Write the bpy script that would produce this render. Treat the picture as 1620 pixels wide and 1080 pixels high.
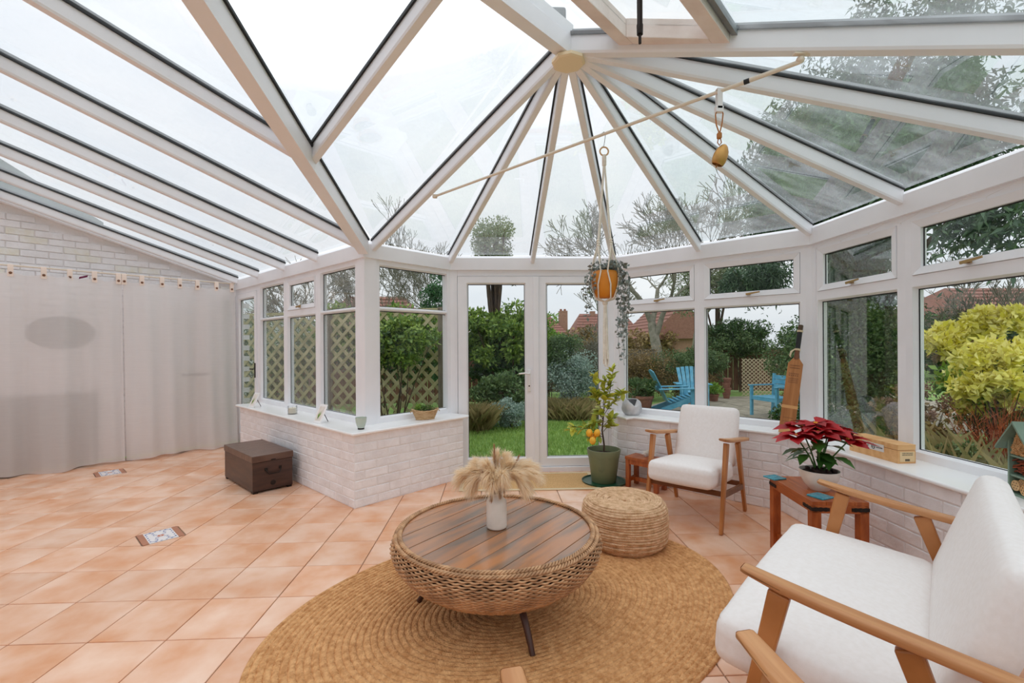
import bpy, math, random
import numpy as np
from mathutils import Vector, Matrix
random.seed(7); rng = np.random.default_rng(7)
S = math.sqrt(.5); PI = math.pi
for o in list(bpy.data.objects): bpy.data.objects.remove(o)
SC = bpy.context.scene; COL = SC.collection
def srgb(h):
    if isinstance(h, str): h = [int(h[i:i+2], 16) / 255 for i in (0, 2, 4)]
    return tuple(c / 12.92 if c <= .04045 else ((c + .055) / 1.055) ** 2.4 for c in h)

# ---------------------------------------------------------------- camera
F_PX, ROLL, YAW, CAM_H = 733.56, -.0061, math.radians(-2.3253), 1.33
cam_d = bpy.data.cameras.new('camera'); cam = bpy.data.objects.new('camera', cam_d); COL.objects.link(cam)
cam_d.sensor_width = 36; cam_d.lens = 36 * F_PX / 1620; cam_d.shift_y = 5.5558 / 1620; cam_d.clip_start = .05
R_ = Vector((math.cos(YAW), math.sin(YAW), 0)); U_ = Vector((0, 0, 1)); F_ = Vector((-math.sin(YAW), math.cos(YAW), 0))
cx = R_ * math.cos(ROLL) + U_ * math.sin(ROLL); cy = U_ * math.cos(ROLL) - R_ * math.sin(ROLL)
cam.matrix_world = Matrix((( cx.x, cy.x, -F_.x, 0), (cx.y, cy.y, -F_.y, 0), (cx.z, cy.z, -F_.z, CAM_H), (0, 0, 0, 1)))
SC.camera = cam
# ---------------------------------------------------------------- sky (bright overcast), exposure
W = bpy.data.worlds.new('overcast_sky'); SC.world = W; W.use_nodes = True
nt = W.node_tree; nt.nodes.clear()
def N(nt, t, **k):
    n = nt.nodes.new(t)
    for a, v in k.items():
        if a in n.inputs: n.inputs[a].default_value = v
        else: setattr(n, a, v)
    return n
tc = N(nt, 'ShaderNodeTexCoord'); sep = N(nt, 'ShaderNodeSeparateXYZ'); nt.links.new(tc.outputs['Generated'], sep.inputs[0])
mp = N(nt, 'ShaderNodeMapping'); mp.inputs['Scale'].default_value = (1, 1, 2.2); nt.links.new(tc.outputs['Generated'], mp.inputs[0])
nz = N(nt, 'ShaderNodeTexNoise', Scale=2.2, Detail=5.0, Roughness=.55); nt.links.new(mp.outputs[0], nz.inputs['Vector'])
rp = N(nt, 'ShaderNodeValToRGB'); rp.color_ramp.elements[0].position = .35; rp.color_ramp.elements[1].position = .65
rp.color_ramp.elements[0].color = (.79, .83, .89, 1); rp.color_ramp.elements[1].color = (.93, .94, .96, 1)
nt.links.new(nz.outputs[0], rp.inputs[0])
mr = N(nt, 'ShaderNodeMapRange'); mr.inputs['From Min'].default_value = -.05; mr.inputs['From Max'].default_value = 1
mr.inputs['To Min'].default_value = .80; mr.inputs['To Max'].default_value = 1.82; nt.links.new(sep.outputs[2], mr.inputs[0])
bg = N(nt, 'ShaderNodeBackground'); nt.links.new(rp.outputs[0], bg.inputs[0])
mul = N(nt, 'ShaderNodeMath', operation='MULTIPLY'); mul.inputs[1].default_value = 1.0; nt.links.new(mr.outputs[0], mul.inputs[0]); nt.links.new(mul.outputs[0], bg.inputs[1])
wo = N(nt, 'ShaderNodeOutputWorld'); nt.links.new(bg.outputs[0], wo.inputs[0])
SC.view_settings.view_transform = 'Standard'; SC.view_settings.look = 'None'; SC.view_settings.gamma = 1
SC.view_settings.use_curve_mapping = False; SC.view_settings.exposure = .10
SC.cycles.use_denoising = True; SC.cycles.max_bounces = 12; SC.cycles.diffuse_bounces = 7
SC.cycles.transparent_max_bounces = 32; SC.cycles.sample_clamp_indirect = 6; SC.cycles.caustics_reflective = False; SC.cycles.caustics_refractive = False

# ---------------------------------------------------------------- materials
def M(name, c1, c2=None, rough=.5, nscale=6, bump=0, bscale=40, rnd=0, island=False, metal=0, spec=.5, coat=0, stretch=(1,1,1), detail=4, trans=0, ramp=(.35,.65), off=True):
    m = bpy.data.materials.new(name); m.use_nodes = True; nt = m.node_tree; L = nt.links
    b = nt.nodes['Principled BSDF']; b.inputs['Roughness'].default_value = rough; b.inputs['Metallic'].default_value = metal
    b.inputs['Specular IOR Level'].default_value = spec; b.inputs['Coat Weight'].default_value = coat
    b.inputs['Coat Roughness'].default_value = .25
    c1 = srgb(c1); c2 = srgb(c2) if c2 else c1
    tc = N(nt, 'ShaderNodeTexCoord'); oi = N(nt, 'ShaderNodeObjectInfo')
    mp = N(nt, 'ShaderNodeMapping'); mp.inputs['Scale'].default_value = stretch
    L.new(tc.outputs['Object'], mp.inputs[0])
    src = mp.outputs[0]
    if off:
        cmb = N(nt, 'ShaderNodeVectorMath', operation='ADD'); sc = N(nt, 'ShaderNodeMath', operation='MULTIPLY'); sc.inputs[1].default_value = 37
        L.new(oi.outputs['Random'], sc.inputs[0]); L.new(src, cmb.inputs[0]); L.new(sc.outputs[0], cmb.inputs[1]); src = cmb.outputs[0]
    if island:
        g = N(nt, 'ShaderNodeNewGeometry'); fac = g.outputs['Random Per Island']
    else:
        nz = N(nt, 'ShaderNodeTexNoise', Scale=nscale, Detail=detail); L.new(src, nz.inputs['Vector'])
        mr = N(nt, 'ShaderNodeMapRange'); mr.inputs['From Min'].default_value = ramp[0]; mr.inputs['From Max'].default_value = ramp[1]
        L.new(nz.outputs[0], mr.inputs[0]); fac = mr.outputs[0]
    mx = N(nt, 'ShaderNodeMix', data_type='RGBA'); mx.inputs[6].default_value = (*c1, 1); mx.inputs[7].default_value = (*c2, 1)
    L.new(fac, mx.inputs[0]); out = mx.outputs[2]
    if rnd:
        hs = N(nt, 'ShaderNodeHueSaturation'); r = N(nt, 'ShaderNodeMapRange'); r.inputs['To Min'].default_value = 1 - rnd; r.inputs['To Max'].default_value = 1 + rnd
        L.new(oi.outputs['Random'], r.inputs[0]); L.new(r.outputs[0], hs.inputs['Value']); L.new(out, hs.inputs['Color']); out = hs.outputs[0]
    L.new(out, b.inputs['Base Color'])
    if bump:
        n2 = N(nt, 'ShaderNodeTexNoise', Scale=bscale, Detail=3.0); L.new(src, n2.inputs['Vector'])
        bp = N(nt, 'ShaderNodeBump', Strength=bump, Distance=.01); L.new(n2.outputs[0], bp.inputs['Height']); L.new(bp.outputs[0], b.inputs['Normal'])
    if trans:
        t = N(nt, 'ShaderNodeBsdfTranslucent'); L.new(out, t.inputs[0]); ms = N(nt, 'ShaderNodeMixShader'); ms.inputs[0].default_value = trans
        L.new(b.outputs[0], ms.inputs[1]); L.new(t.outputs[0], ms.inputs[2]); L.new(ms.outputs[0], nt.nodes['Material Output'].inputs[0])
    return m
def glassmat(name, tint, haze=0, hz_scale=3, hz_stretch=(1,1,1), refl=1.0, hz_col=(.85,.88,.9)):
    m = bpy.data.materials.new(name); m.use_nodes = True; nt = m.node_tree; L = nt.links
    nt.nodes.remove(nt.nodes['Principled BSDF']); out = nt.nodes['Material Output']
    tr = N(nt, 'ShaderNodeBsdfTransparent'); tr.inputs[0].default_value = (*tint, 1)
    gl = N(nt, 'ShaderNodeBsdfGlossy', Roughness=.02); fr = N(nt, 'ShaderNodeFresnel', IOR=1.35)
    mu = N(nt, 'ShaderNodeMath', operation='MULTIPLY'); mu.inputs[1].default_value = refl; L.new(fr.outputs[0], mu.inputs[0])
    base = tr.outputs[0]
    if haze:
        tc = N(nt, 'ShaderNodeTexCoord'); mp = N(nt, 'ShaderNodeMapping'); mp.inputs['Scale'].default_value = hz_stretch; L.new(tc.outputs['Object'], mp.inputs[0])
        nz = N(nt, 'ShaderNodeTexNoise', Scale=hz_scale, Detail=6.0, Roughness=.65); L.new(mp.outputs[0], nz.inputs['Vector'])
        mr = N(nt, 'ShaderNodeMapRange'); mr.inputs['From Min'].default_value = .42; mr.inputs['From Max'].default_value = .75; mr.inputs['To Min'].default_value = haze * .25; mr.inputs['To Max'].default_value = haze
        L.new(nz.outputs[0], mr.inputs[0])
        tl = N(nt, 'ShaderNodeBsdfTranslucent'); tl.inputs[0].default_value = (*hz_col, 1)
        m1 = N(nt, 'ShaderNodeMixShader'); L.new(mr.outputs[0], m1.inputs[0]); L.new(base, m1.inputs[1]); L.new(tl.outputs[0], m1.inputs[2]); base = m1.outputs[0]
    m2 = N(nt, 'ShaderNodeMixShader'); L.new(mu.outputs[0], m2.inputs[0]); L.new(base, m2.inputs[1]); L.new(gl.outputs[0], m2.inputs[2])
    L.new(m2.outputs[0], out.inputs[0]); return m

MT = {}
MT['upvc'] = M('white_plastic', 'f2f2f5', 'ececef', rough=.32, nscale=3)
MT['upvc_vent'] = M('aged_vent_wood', 'ece2dc', 'd2c0b6', rough=.5, nscale=5, bump=.1, ramp=(.4,.8))
MT['boss'] = M('cream_plastic', 'efdcb8', rough=.5)
MT['gasket'] = M('black_rubber', '1d1f21', rough=.6)
MT['cap'] = M('grey_capping', '8b9092', '75797b', rough=.5)
MT['glass'] = glassmat('window_glass', (.97, .985, .98), refl=.32)
MT['roofglass'] = glassmat('roof_glass', (.965, .98, .985), haze=.10, hz_scale=2.5, refl=.22)
MT['roofglass_wet'] = glassmat('wet_roof_glass', (.93, .965, .965), haze=.24, hz_scale=3.2, hz_stretch=(1, 3, 1), refl=.30)
MT['sill'] = M('white_sill', 'f4f3f2', rough=.25)
MT['brick'] = M('painted_brick', 'f1f0f2', 'e8e5e6', rough=.75, nscale=9, bump=.55, bscale=28, rnd=.03)
MT['brick_aged'] = M('painted_brick_stained', 'eeedea', 'e7e3d6', rough=.8, nscale=12, bump=.5, bscale=30)
MT['mortar'] = M('painted_mortar', 'eeebec', 'e4e1e0', rough=.85, bump=.4, bscale=60)
MT['render'] = M('weathered_house_cladding', 'b3bbba', 'a3abaa', rough=.8, nscale=4)
MT['tile'] = M('terracotta_tile', 'dc9b6e', 'f0cbb2', rough=.27, nscale=4, bump=.05, bscale=8, rnd=.05, ramp=(.3,.7), detail=5)
MT['grout'] = M('tile_grout', 'a08672', '8d7462', rough=.85)
MT['deco_clay'] = M('brown_clay_strip', 'b5785a', 'a96c4f', rough=.35)
MT['deco_white'] = M('white_glaze', 'e8e2e0', rough=.2)
MT['deco_blue'] = M('blue_glaze', '4d5f92', '6b7bb0', rough=.2, nscale=60)
MT['deco_red'] = M('red_glaze', 'c47a62', rough=.2)
MT['fabric'] = M('cream_upholstery', 'efe9e6', 'ebe4e0', rough=.9, nscale=60, bump=.05, bscale=400, spec=.2)
MT['piping'] = M('cream_piping', 'd9d0ca', rough=.9)
MT['ash'] = M('honey_wood', 'b97a45', 'a3652f', rough=.42, nscale=5, stretch=(9, 1, 1), bump=.05, bscale=20, rnd=.06)
MT['ash_arm'] = M('honey_wood_arm', 'cb9463', 'b67a49', rough=.42, nscale=4, stretch=(10, .8, 4), bump=.05, bscale=20, rnd=.04)
MT['walnut'] = M('dark_rail_wood', '7b4a29', '633818', rough=.45, nscale=5, stretch=(1, 9, 1))
MT['redwood'] = M('reddish_table_wood', 'b3602c', '93461b', rough=.35, nscale=4, stretch=(8, 1, 2), bump=.06, bscale=15, rnd=.08)
MT['iron'] = M('black_iron', '2a2320', rough=.5, metal=.6)
MT['plank'] = M('reclaimed_plank', 'b0754a', '76604f', rough=.24, nscale=2.4, stretch=(1.1, 7, 1), bump=.10, bscale=9, rnd=.16, detail=8, coat=.3, ramp=(.38, .66))
MT['wicker'] = M('woven_wicker', 'cfa277', '9c7350', rough=.55, nscale=16, bump=.1, bscale=90, detail=5)
MT['wicker_dark'] = M('wicker_core', '2a1a12', '3a251a', rough=.8)
MT['darkleg'] = M('dark_stained_leg', '4a2a1e', '38201a', rough=.35)
MT['chest'] = M('dark_chest_wood', '482c20', '331d15', rough=.4, nscale=4, stretch=(1, 1, 7), bump=.12, bscale=20, coat=.15)
MT['chest_lid'] = M('worn_chest_lid', '6a4f40', '54392c', rough=.42, nscale=6, stretch=(1, 6, 1), bump=.15, bscale=30, coat=.2)
MT['curtain'] = None
MT['linen'] = M('peach_tab_linen', 'f6e4d6', rough=.9)
MT['button'] = M('wood_button', '7a4f35', rough=.5)
MT['ceramic'] = M('white_stoneware', 'ece6de', 'dcd5cb', rough=.5, nscale=10, bump=.05)
MT['ceramic_grey'] = M('grey_marbled_ceramic', 'd9d7d8', 'a9abb0', rough=.45, nscale=9, bump=.3, bscale=25)
MT['pampas'] = M('pampas_fluff', 'fff6e4', 'f2dcb8', rough=.9, island=True, trans=.45)
MT['pampas_dark'] = M('pampas_seed', 'cda078', '9e6f4a', rough=.9, island=True, trans=.15)
MT['straw'] = M('straw_stem', 'c8a878', rough=.8)
MT['pot_green'] = M('olive_plastic_pot', '77805f', '6d7657', rough=.45, nscale=4)
MT['saucer'] = M('dark_green_saucer', '1d4a33', rough=.35)
MT['soil'] = M('potting_soil', '3a261c', '22150f', rough=1, nscale=30, bump=.8, bscale=50)
MT['lemonleaf'] = M('lemon_leaf', '98a63a', 'd2d050', rough=.45, nscale=4, rnd=.25, trans=.25)
MT['lemon'] = M('ripe_lemon', 'f3a51c', 'f0b93a', rough=.4, bump=.15, bscale=90)
MT['bark'] = M('twig_bark', '5a4636', '43352a', rough=.9, bump=.3)
MT['bark_grey'] = M('grey_tree_bark', '8b8577', '6b6a58', rough=.9, nscale=8, bump=.4)
MT['bract'] = M('red_bract', '98060f', 'bb0c18', rough=.5, nscale=10, rnd=.2, trans=.15)
MT['pleaf'] = M('poinsettia_leaf', '2e5a24', '4a7a30', rough=.4, nscale=8, rnd=.2, trans=.1)
MT['teal'] = M('teal_glazed_tile', '1f7f97', '3aa0b0', rough=.15, nscale=40, bump=.1, bscale=60, coat=.4)
MT['winebox'] = M('pine_box', 'e3b27a', 'd49c60', rough=.5, nscale=4, stretch=(1, 8, 5), bump=.04)
MT['paper'] = M('white_label', 'd9d6d2', rough=.6)
MT['paper_kraft'] = M('tan_label', 'e2c394', rough=.6)
MT['ink'] = M('dark_print', '3f3a38', rough=.6)
MT['bat'] = M('aged_willow', 'b77a42', '9a5f2c', rough=.45, nscale=4, stretch=(9, 1, .7), bump=.08)
MT['bat_tape'] = M('pale_bat_tape', 'cf9b62', rough=.6)
MT['rubber'] = M('black_grip', '1f1e20', rough=.7, bump=.3, bscale=80)
MT['twine'] = M('pale_twine', 'd9c7a8', rough=.9)
MT['jute_rug'] = M('golden_jute_braid', 'eab37a', 'bf834c', rough=.9, nscale=38, bump=1.0, bscale=110, detail=8, ramp=(.3,.7))
MT['jute'] = M('tan_jute_braid', 'e8c29c', 'c99f76', rough=.9, nscale=30, bump=.9, bscale=120, detail=8)
MT['mat'] = M('sisal_mat', 'e2b67e', 'c89a60', rough=.9, nscale=90, bump=.8, bscale=160)
MT['mat_edge'] = M('cream_mat_binding', 'd9c6a2', rough=.9)
MT['cord'] = M('macrame_cotton', 'ebe3d6', 'd8cfc0', rough=.9, nscale=40)
MT['rod'] = M('cream_rod', 'e6dac8', rough=.4)
MT['ring'] = M('wood_ring', 'd3a878', rough=.5)
MT['mustard'] = M('mustard_pot', 'd9881c', 'cf7d12', rough=.5, bump=.1, bscale=20)
MT['vine'] = M('grey_green_vine_leaf', '8d9490', '6d7a72', rough=.6, island=True)
MT['brass'] = M('brushed_copper_bell', 'c99a5c', 'a8763c', rough=.38, metal=.85, nscale=6)
MT['leather'] = M('tan_leather_cord', 'b5753c', rough=.7)
MT['velcro'] = M('white_webbing', 'f0eff0', rough=.8)
MT['frost'] = M('frosted_green_glass', 'd3dcd0', rough=.25, trans=.3)
MT['wax'] = M('cream_wax', 'f3ead9', rough=.5, trans=.2)
MT['gold'] = M('brassy_handle', 'a88b5c', rough=.4, metal=.8)
MT['whitemetal'] = M('white_handle', 'e9e6e4', rough=.3)
MT['basket'] = M('pale_woven_basket', 'd9b98e', 'bd9668', rough=.8, nscale=25, bump=.7, bscale=60, stretch=(1, 1, 4))
MT['herb'] = M('dark_herb_leaf', '3d5a30', '6f9140', rough=.6, island=True)
MT['beehouse'] = M('sage_green_paint', '7d9482', '6f8674', rough=.5)
MT['cane'] = M('cut_bamboo', 'dcb27e', 'b98650', rough=.7, rnd=.15)
MT['pinecone'] = M('rust_bark', '9a4a26', '6e2f18', rough=.8, island=True)
MT['bluepaint'] = M('sky_blue_paint', '4f9dbd', '70b4cf', rough=.45, nscale=8)
MT['terracotta'] = M('weathered_terracotta', '9a6a58', '7f5548', rough=.85, nscale=10)
MT['lawn'] = M('lawn_soil', '6a8a44', '82a052', rough=1, nscale=3)
MT['blade'] = M('grass_blade', '7a9c4a', 'a4bf66', rough=.6, island=True, trans=.3)
MT['drygrass'] = M('dry_grass_blade', 'a89468', '7c7a48', rough=.8, island=True, trans=.2)
MT['paving'] = M('patio_stone', 'a39a88', '857e6e', rough=.9, nscale=6, bump=.3)
MT['fence'] = M('weathered_fence', '7d7464', '63584a', rough=.9, nscale=5, stretch=(6, 6, 1), rnd=.1)
MT['fence_br'] = M('brown_fence', '7a5440', '5f3f2f', rough=.9, nscale=5, stretch=(6, 6, 1), rnd=.1)
MT['lattice'] = M('mossy_lattice', 'c0b690', '9c966c', rough=.9, nscale=6, rnd=.12)
def LF(name, a, b, t=.25): MT[name] = M(name, a, b, rough=.5, island=True, trans=t)
LF('laurel_leaf', '4a7030', '98b04c'); LF('dark_leaf', '24401f', '4c6f35'); LF('mid_leaf', '40603a', '789058'); LF('silver_leaf', '7f9a90', 'b5c6b8')
LF('evergreen_leaf', '3a5640', '66825e', .2); LF('choisya_leaf', 'e2da48', 'fdf6a4', .3); LF('green_leaf2', '5f8f3a', '9dbd4c'); LF('brown_leaf', '7a6440', 'a58c58')
LF('conifer_leaf', '2f5c38', '4d8248'); LF('dogwood_twig', 'a04a2c', 'c56a3c', 0); LF('hydrangea_leaf', '8c6a58', 'a98874'); LF('haze_leaf', '7b8a66', 'a0a880')
MT['rooftile'] = M('red_roof_tile', '94695c', '835a4e', rough=.9, nscale=8, bump=.3)
MT['housebrick'] = M('orange_house_brick', 'a47d68', '92705e', rough=.9, nscale=10)
MT['whiteplaster'] = M('white_render', 'dcd9d2', rough=.9)
MT['blacktimber'] = M('black_timber', '3a3532', rough=.8)
MT['neighroof'] = M('pale_conservatory_roof', 'e3e8ea', 'cfd6d8', rough=.4)
MT['greyblur'] = M('grey_cabinet', '6d6865', '5c5855', rough=.6)
MT['mirror'] = M('dim_mirror', '6d6763', rough=.3)
def wallglass(): pass
# sheer curtain: light cotton voile, part of the light passes straight through
m = bpy.data.materials.new('sheer_cotton_voile'); m.use_nodes = True; nt = m.node_tree; L = nt.links; nt.nodes.remove(nt.nodes['Principled BSDF'])
tc = N(nt, 'ShaderNodeTexCoord'); mp = N(nt, 'ShaderNodeMapping'); mp.inputs['Scale'].default_value = (3, 3, 60); L.new(tc.outputs['Object'], mp.inputs[0])
nz = N(nt, 'ShaderNodeTexNoise', Scale=2.0, Detail=4.0); L.new(mp.outputs[0], nz.inputs['Vector'])
df = N(nt, 'ShaderNodeBsdfDiffuse'); mx = N(nt, 'ShaderNodeMix', data_type='RGBA'); mx.inputs[6].default_value = (*srgb('faf6f4'), 1); mx.inputs[7].default_value = (*srgb('f0ebe9'), 1)
L.new(nz.outputs[0], mx.inputs[0]); L.new(mx.outputs[2], df.inputs[0])
tl = N(nt, 'ShaderNodeBsdfTranslucent'); L.new(mx.outputs[2], tl.inputs[0]); tr = N(nt, 'ShaderNodeBsdfTransparent')
a = N(nt, 'ShaderNodeMixShader'); a.inputs[0].default_value = .3; L.new(df.outputs[0], a.inputs[1]); L.new(tl.outputs[0], a.inputs[2])
b = N(nt, 'ShaderNodeMixShader'); b.inputs[0].default_value = .26; L.new(a.outputs[0], b.inputs[1]); L.new(tr.outputs[0], b.inputs[2]); L.new(b.outputs[0], nt.nodes['Material Output'].inputs[0])
MT['curtain'] = m

# ---------------------------------------------------------------- mesh helpers
class MB:
    def __init__(s): s.v = []; s.f = []
    def add(s, v, f):
        o = len(s.v); s.v += [tuple(p) for p in v]; s.f += [tuple(i + o for i in q) for q in f]; return s
    def box(s, x0, x1, y0, y1, z0, z1):
        v = [(x, y, z) for z in (z0, z1) for y in (y0, y1) for x in (x0, x1)]
        return s.add(v, [(0, 2, 3, 1), (4, 5, 7, 6), (0, 1, 5, 4), (2, 6, 7, 3), (0, 4, 6, 2), (1, 3, 7, 5)])
    def hexa(s, b, t):   # two quads, bottom and top
        return s.add(list(b) + list(t), [(3, 2, 1, 0), (4, 5, 6, 7)] + [(i, (i + 1) % 4, 4 + (i + 1) % 4, 4 + i) for i in range(4)])
    def prism(s, poly, z0, z1):
        n = len(poly); zz0 = z0 if callable(z0) else (lambda x, y: z0); zz1 = z1 if callable(z1) else (lambda x, y: z1)
        return s.add([(x, y, zz0(x, y)) for x, y in poly] + [(x, y, zz1(x, y)) for x, y in poly],
            [tuple(range(n))[::-1], tuple(range(n, 2 * n))] + [(i, (i + 1) % n, n + (i + 1) % n, n + i) for i in range(n)])
    def beam(s, A, B, w, h0, h1, w2=None):  # vertical-sided bar from A to B
        A, B = Vector(A), Vector(B); d = (B - A); d.z = 0; d.normalize(); sd = Vector((-d.y, d.x, 0)); w2 = w if w2 is None else w2
        z = Vector((0, 0, 1))
        return s.hexa([A + sd * w / 2 + z * h0, A - sd * w / 2 + z * h0, B - sd * w / 2 + z * h0, B + sd * w / 2 + z * h0],
                      [A + sd * w2 / 2 + z * h1, A - sd * w2 / 2 + z * h1, B - sd * w2 / 2 + z * h1, B + sd * w2 / 2 + z * h1])
    def bar(s, A, B, w, d, w2=None, d2=None, side=None):  # oriented bar any direction; w along side, d across
        A, B = Vector(A), Vector(B); ax = (B - A).normalized(); w2 = w if w2 is None else w2; d2 = d if d2 is None else d2
        sd = Vector(side) if side is not None else (Vector((0, 0, 1)).cross(ax) if abs(ax.z) < .95 else Vector((1, 0, 0)))
        sd = (sd - ax * sd.dot(ax)).normalized(); up = ax.cross(sd)
        q = lambda P, w, d: [P + sd * w / 2 + up * d / 2, P - sd * w / 2 + up * d / 2, P - sd * w / 2 - up * d / 2, P + sd * w / 2 - up * d / 2]
        return s.hexa(q(A, w, d)[::-1], q(B, w2, d2)[::-1])
    def tube(s, pts, r, n=8, cap=True, closed=False):
        pts = [Vector(p) for p in pts]; m = len(pts); rs = r if hasattr(r, '__len__') else [r] * m
        up = None; rings = []
        for i, p in enumerate(pts):
            t = (pts[(i + 1) % m] - pts[i - 1]) if closed else (pts[min(i + 1, m - 1)] - pts[max(i - 1, 0)])
            if t.length < 1e-9: t = Vector((0, 0, 1))
            t.normalize()
            if up is None: up = Vector((0, 0, 1)) if abs(t.z) < .9 else Vector((1, 0, 0))
            a = up - t * up.dot(t)
            if a.length < 1e-6: a = Vector((1, 0, 0)) - t * t.x
            a.normalize(); up = a; b = t.cross(a)
            rings.append([p + (a * math.cos(2 * PI * k / n) + b * math.sin(2 * PI * k / n)) * rs[i] for k in range(n)])
        v = [q for R in rings for q in R]; f = []
        for i in range(m if closed else m - 1):
            j = (i + 1) % m
            for k in range(n): f.append((i * n + k, i * n + (k + 1) % n, j * n + (k + 1) % n, j * n + k))
        if cap and not closed: f += [tuple(range(n))[::-1], tuple((m - 1) * n + k for k in range(n))]
        return s.add(v, f)
    def lathe(s, prof, n=32, c=(0, 0, 0), wob=None):
        v = []; f = []; m = len(prof)
        for i, (r, z) in enumerate(prof):
            for k in range(n):
                a = 2 * PI * k / n; rr = r * (wob(a, z) if wob else 1); v.append((c[0] + rr * math.cos(a), c[1] + rr * math.sin(a), c[2] + z))
        for i in range(m - 1):
            for k in range(n): f.append((i * n + k, i * n + (k + 1) % n, (i + 1) * n + (k + 1) % n, (i + 1) * n + k))
        if prof[0][0] > 1e-5: f.append(tuple(range(n))[::-1])
        if prof[-1][0] > 1e-5: f.append(tuple((m - 1) * n + k for k in range(n)))
        return s.add(v, f)
    def rbox(s, hx, hy, hz, r, c=(0, 0, 0), n=4, warp=None):   # rounded box
        vs = {}; v = []; f = []
        def coords(h):
            k = [-h, -h + r * .35, -h + r]; k += [(-h + r) + (2 * h - 2 * r) * i / n for i in range(1, n)]; return k + [h - r, h - r * .35, h]
        ks = [coords(hx), coords(hy), coords(hz)]
        def idx(p):
            key = tuple(round(q, 5) for q in p)
            if key not in vs:
                P = Vector(p); C = Vector((max(-hx + r, min(hx - r, P.x)), max(-hy + r, min(hy - r, P.y)), max(-hz + r, min(hz - r, P.z))))
                d = P - C
                if d.length > 1e-9: P = C + d.normalized() * r
                if warp: P = Vector(warp(P))
                vs[key] = len(v); v.append(tuple(P + Vector(c)))
            return vs[key]
        for ax in range(3):
            a, b = (ax + 1) % 3, (ax + 2) % 3; h = (hx, hy, hz)[ax]
            for sg in (-1, 1):
                for i in range(len(ks[a]) - 1):
                    for j in range(len(ks[b]) - 1):
                        q = []
                        for (ii, jj) in ((i, j), (i + 1, j), (i + 1, j + 1), (i, j + 1)):
                            p = [0, 0, 0]; p[ax] = sg * h; p[a] = ks[a][ii]; p[b] = ks[b][jj]; q.append(idx(p))
                        f.append(tuple(q if sg > 0 else q[::-1]))
        return s.add(v, f)
    def mesh(s, name, mat, smooth=None):
        me = bpy.data.meshes.new(name); me.from_pydata(s.v, [], s.f); me.materials.append(MT[mat] if isinstance(mat, str) else mat)
        if smooth is not None:
            me.shade_smooth() if hasattr(me, 'shade_smooth') else None
            me.set_sharp_from_angle(angle=math.radians(smooth))
        me.update(); return me
def tag(o, label=None, cat=None, group=None, kind=None):
    for k, v in (('label', label), ('category', cat), ('group', group), ('kind', kind)):
        if v: o[k] = v
    return o
def obj(name, me, parent=None, loc=(0, 0, 0), rot=(0, 0, 0)):
    o = bpy.data.objects.new(name, me); COL.objects.link(o); o.location = loc; o.rotation_euler = rot
    if parent is not None: o.parent = parent
    return o
def part(name, mb, mat, parent, smooth=None, loc=(0, 0, 0), rot=(0, 0, 0), label=None, stuff=False, bevel=0):
    o = obj(name, mb.mesh(name, mat, smooth), parent, loc, rot)
    if label: o['label'] = label
    if stuff: o['kind'] = 'stuff'
    if bevel: bev(o, bevel)
    return o
def bev(o, w, seg=2):
    b = o.modifiers.new('bevel', 'BEVEL'); b.width = w; b.segments = seg; b.limit_method = 'ANGLE'; b.harden_normals = False; return o
def single(name, mb, mat, label, cat, group=None, smooth=None, kind=None, bevel=0):  # one-mesh thing, world coords -> origin at base centre
    v = np.array(mb.v); c = ((v[:, 0].min() + v[:, 0].max()) / 2, (v[:, 1].min() + v[:, 1].max()) / 2, v[:, 2].min())
    mb.v = [tuple(p) for p in (v - np.array(c))]
    o = obj(name, mb.mesh(name, mat, smooth), None, c); tag(o, label, cat, group, kind)
    if bevel: bev(o, bevel)
    return o
def thing(name, label, cat, loc, rz=0, group=None):
    o = bpy.data.objects.new(name, None); COL.objects.link(o); o.empty_display_size = .1; o.location = loc; o.rotation_euler = (0, 0, rz); return tag(o, label, cat, group)
def copy_tree(o, parent=None):
    c = o.copy(); COL.objects.link(c); c.parent = parent
    for ch in list(o.children): copy_tree(ch, c)
    return c
def struct(o): o['kind'] = 'structure'; return o
def arc(c, r, a0, a1, n, plane='xz'):
    out = []
    for i in range(n + 1):
        a = a0 + (a1 - a0) * i / n; u, w = r * math.cos(a), r * math.sin(a)
        out.append((c[0] + u, c[1], c[2] + w) if plane == 'xz' else (c[0] + u, c[1] + w, c[2]) if plane == 'xy' else (c[0], c[1] + u, c[2] + w))
    return out
# ================================================================ STRUCTURE
C1, C2, C3, C4, C5 = (-1.138, 4.182), (-.447, 4.873), (1.280, 4.873), (2.5505, 3.6026), (2.5505, 1.25)
PL = {'L': ((S, S), 2.1527, C1, -PI / 4), 'F': ((-S, S), 3.7619, C1, PI / 4), 'D': ((0, 1), 4.873, C2, 0), 'W': ((S, S), 4.3509, C3, -PI / 4),
      'R': ((1, 0), 2.5505, C4, -PI / 2), 'B': ((S, -S), .9196, C5, -3 * PI / 4)}
def wp(k, x, y, z=0):
    c, a = PL[k][2], PL[k][3]; return (c[0] + x * math.cos(a) - y * math.sin(a), c[1] + x * math.sin(a) + y * math.cos(a), z)
def inter(k1, o1, k2, o2):
    (a, b), d, *_ = PL[k1]; (c, e), g, *_ = PL[k2]; d += o1; g += o2; D = a * e - b * c; return ((d * e - b * g) / D, (a * g - d * c) / D)
def project(x, y, z):
    a = x * math.cos(YAW) + y * math.sin(YAW); b = -x * math.sin(YAW) + y * math.cos(YAW)
    if b < .1: return None
    return 810 + a / b * F_PX, 545.6 - (z - CAM_H) / b * F_PX
def inframe(x, y, z, m=20):
    p = project(x, y, z); return bool(p) and -m < p[0] < 1620 + m and -m < p[1] < 1080 + m
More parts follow.
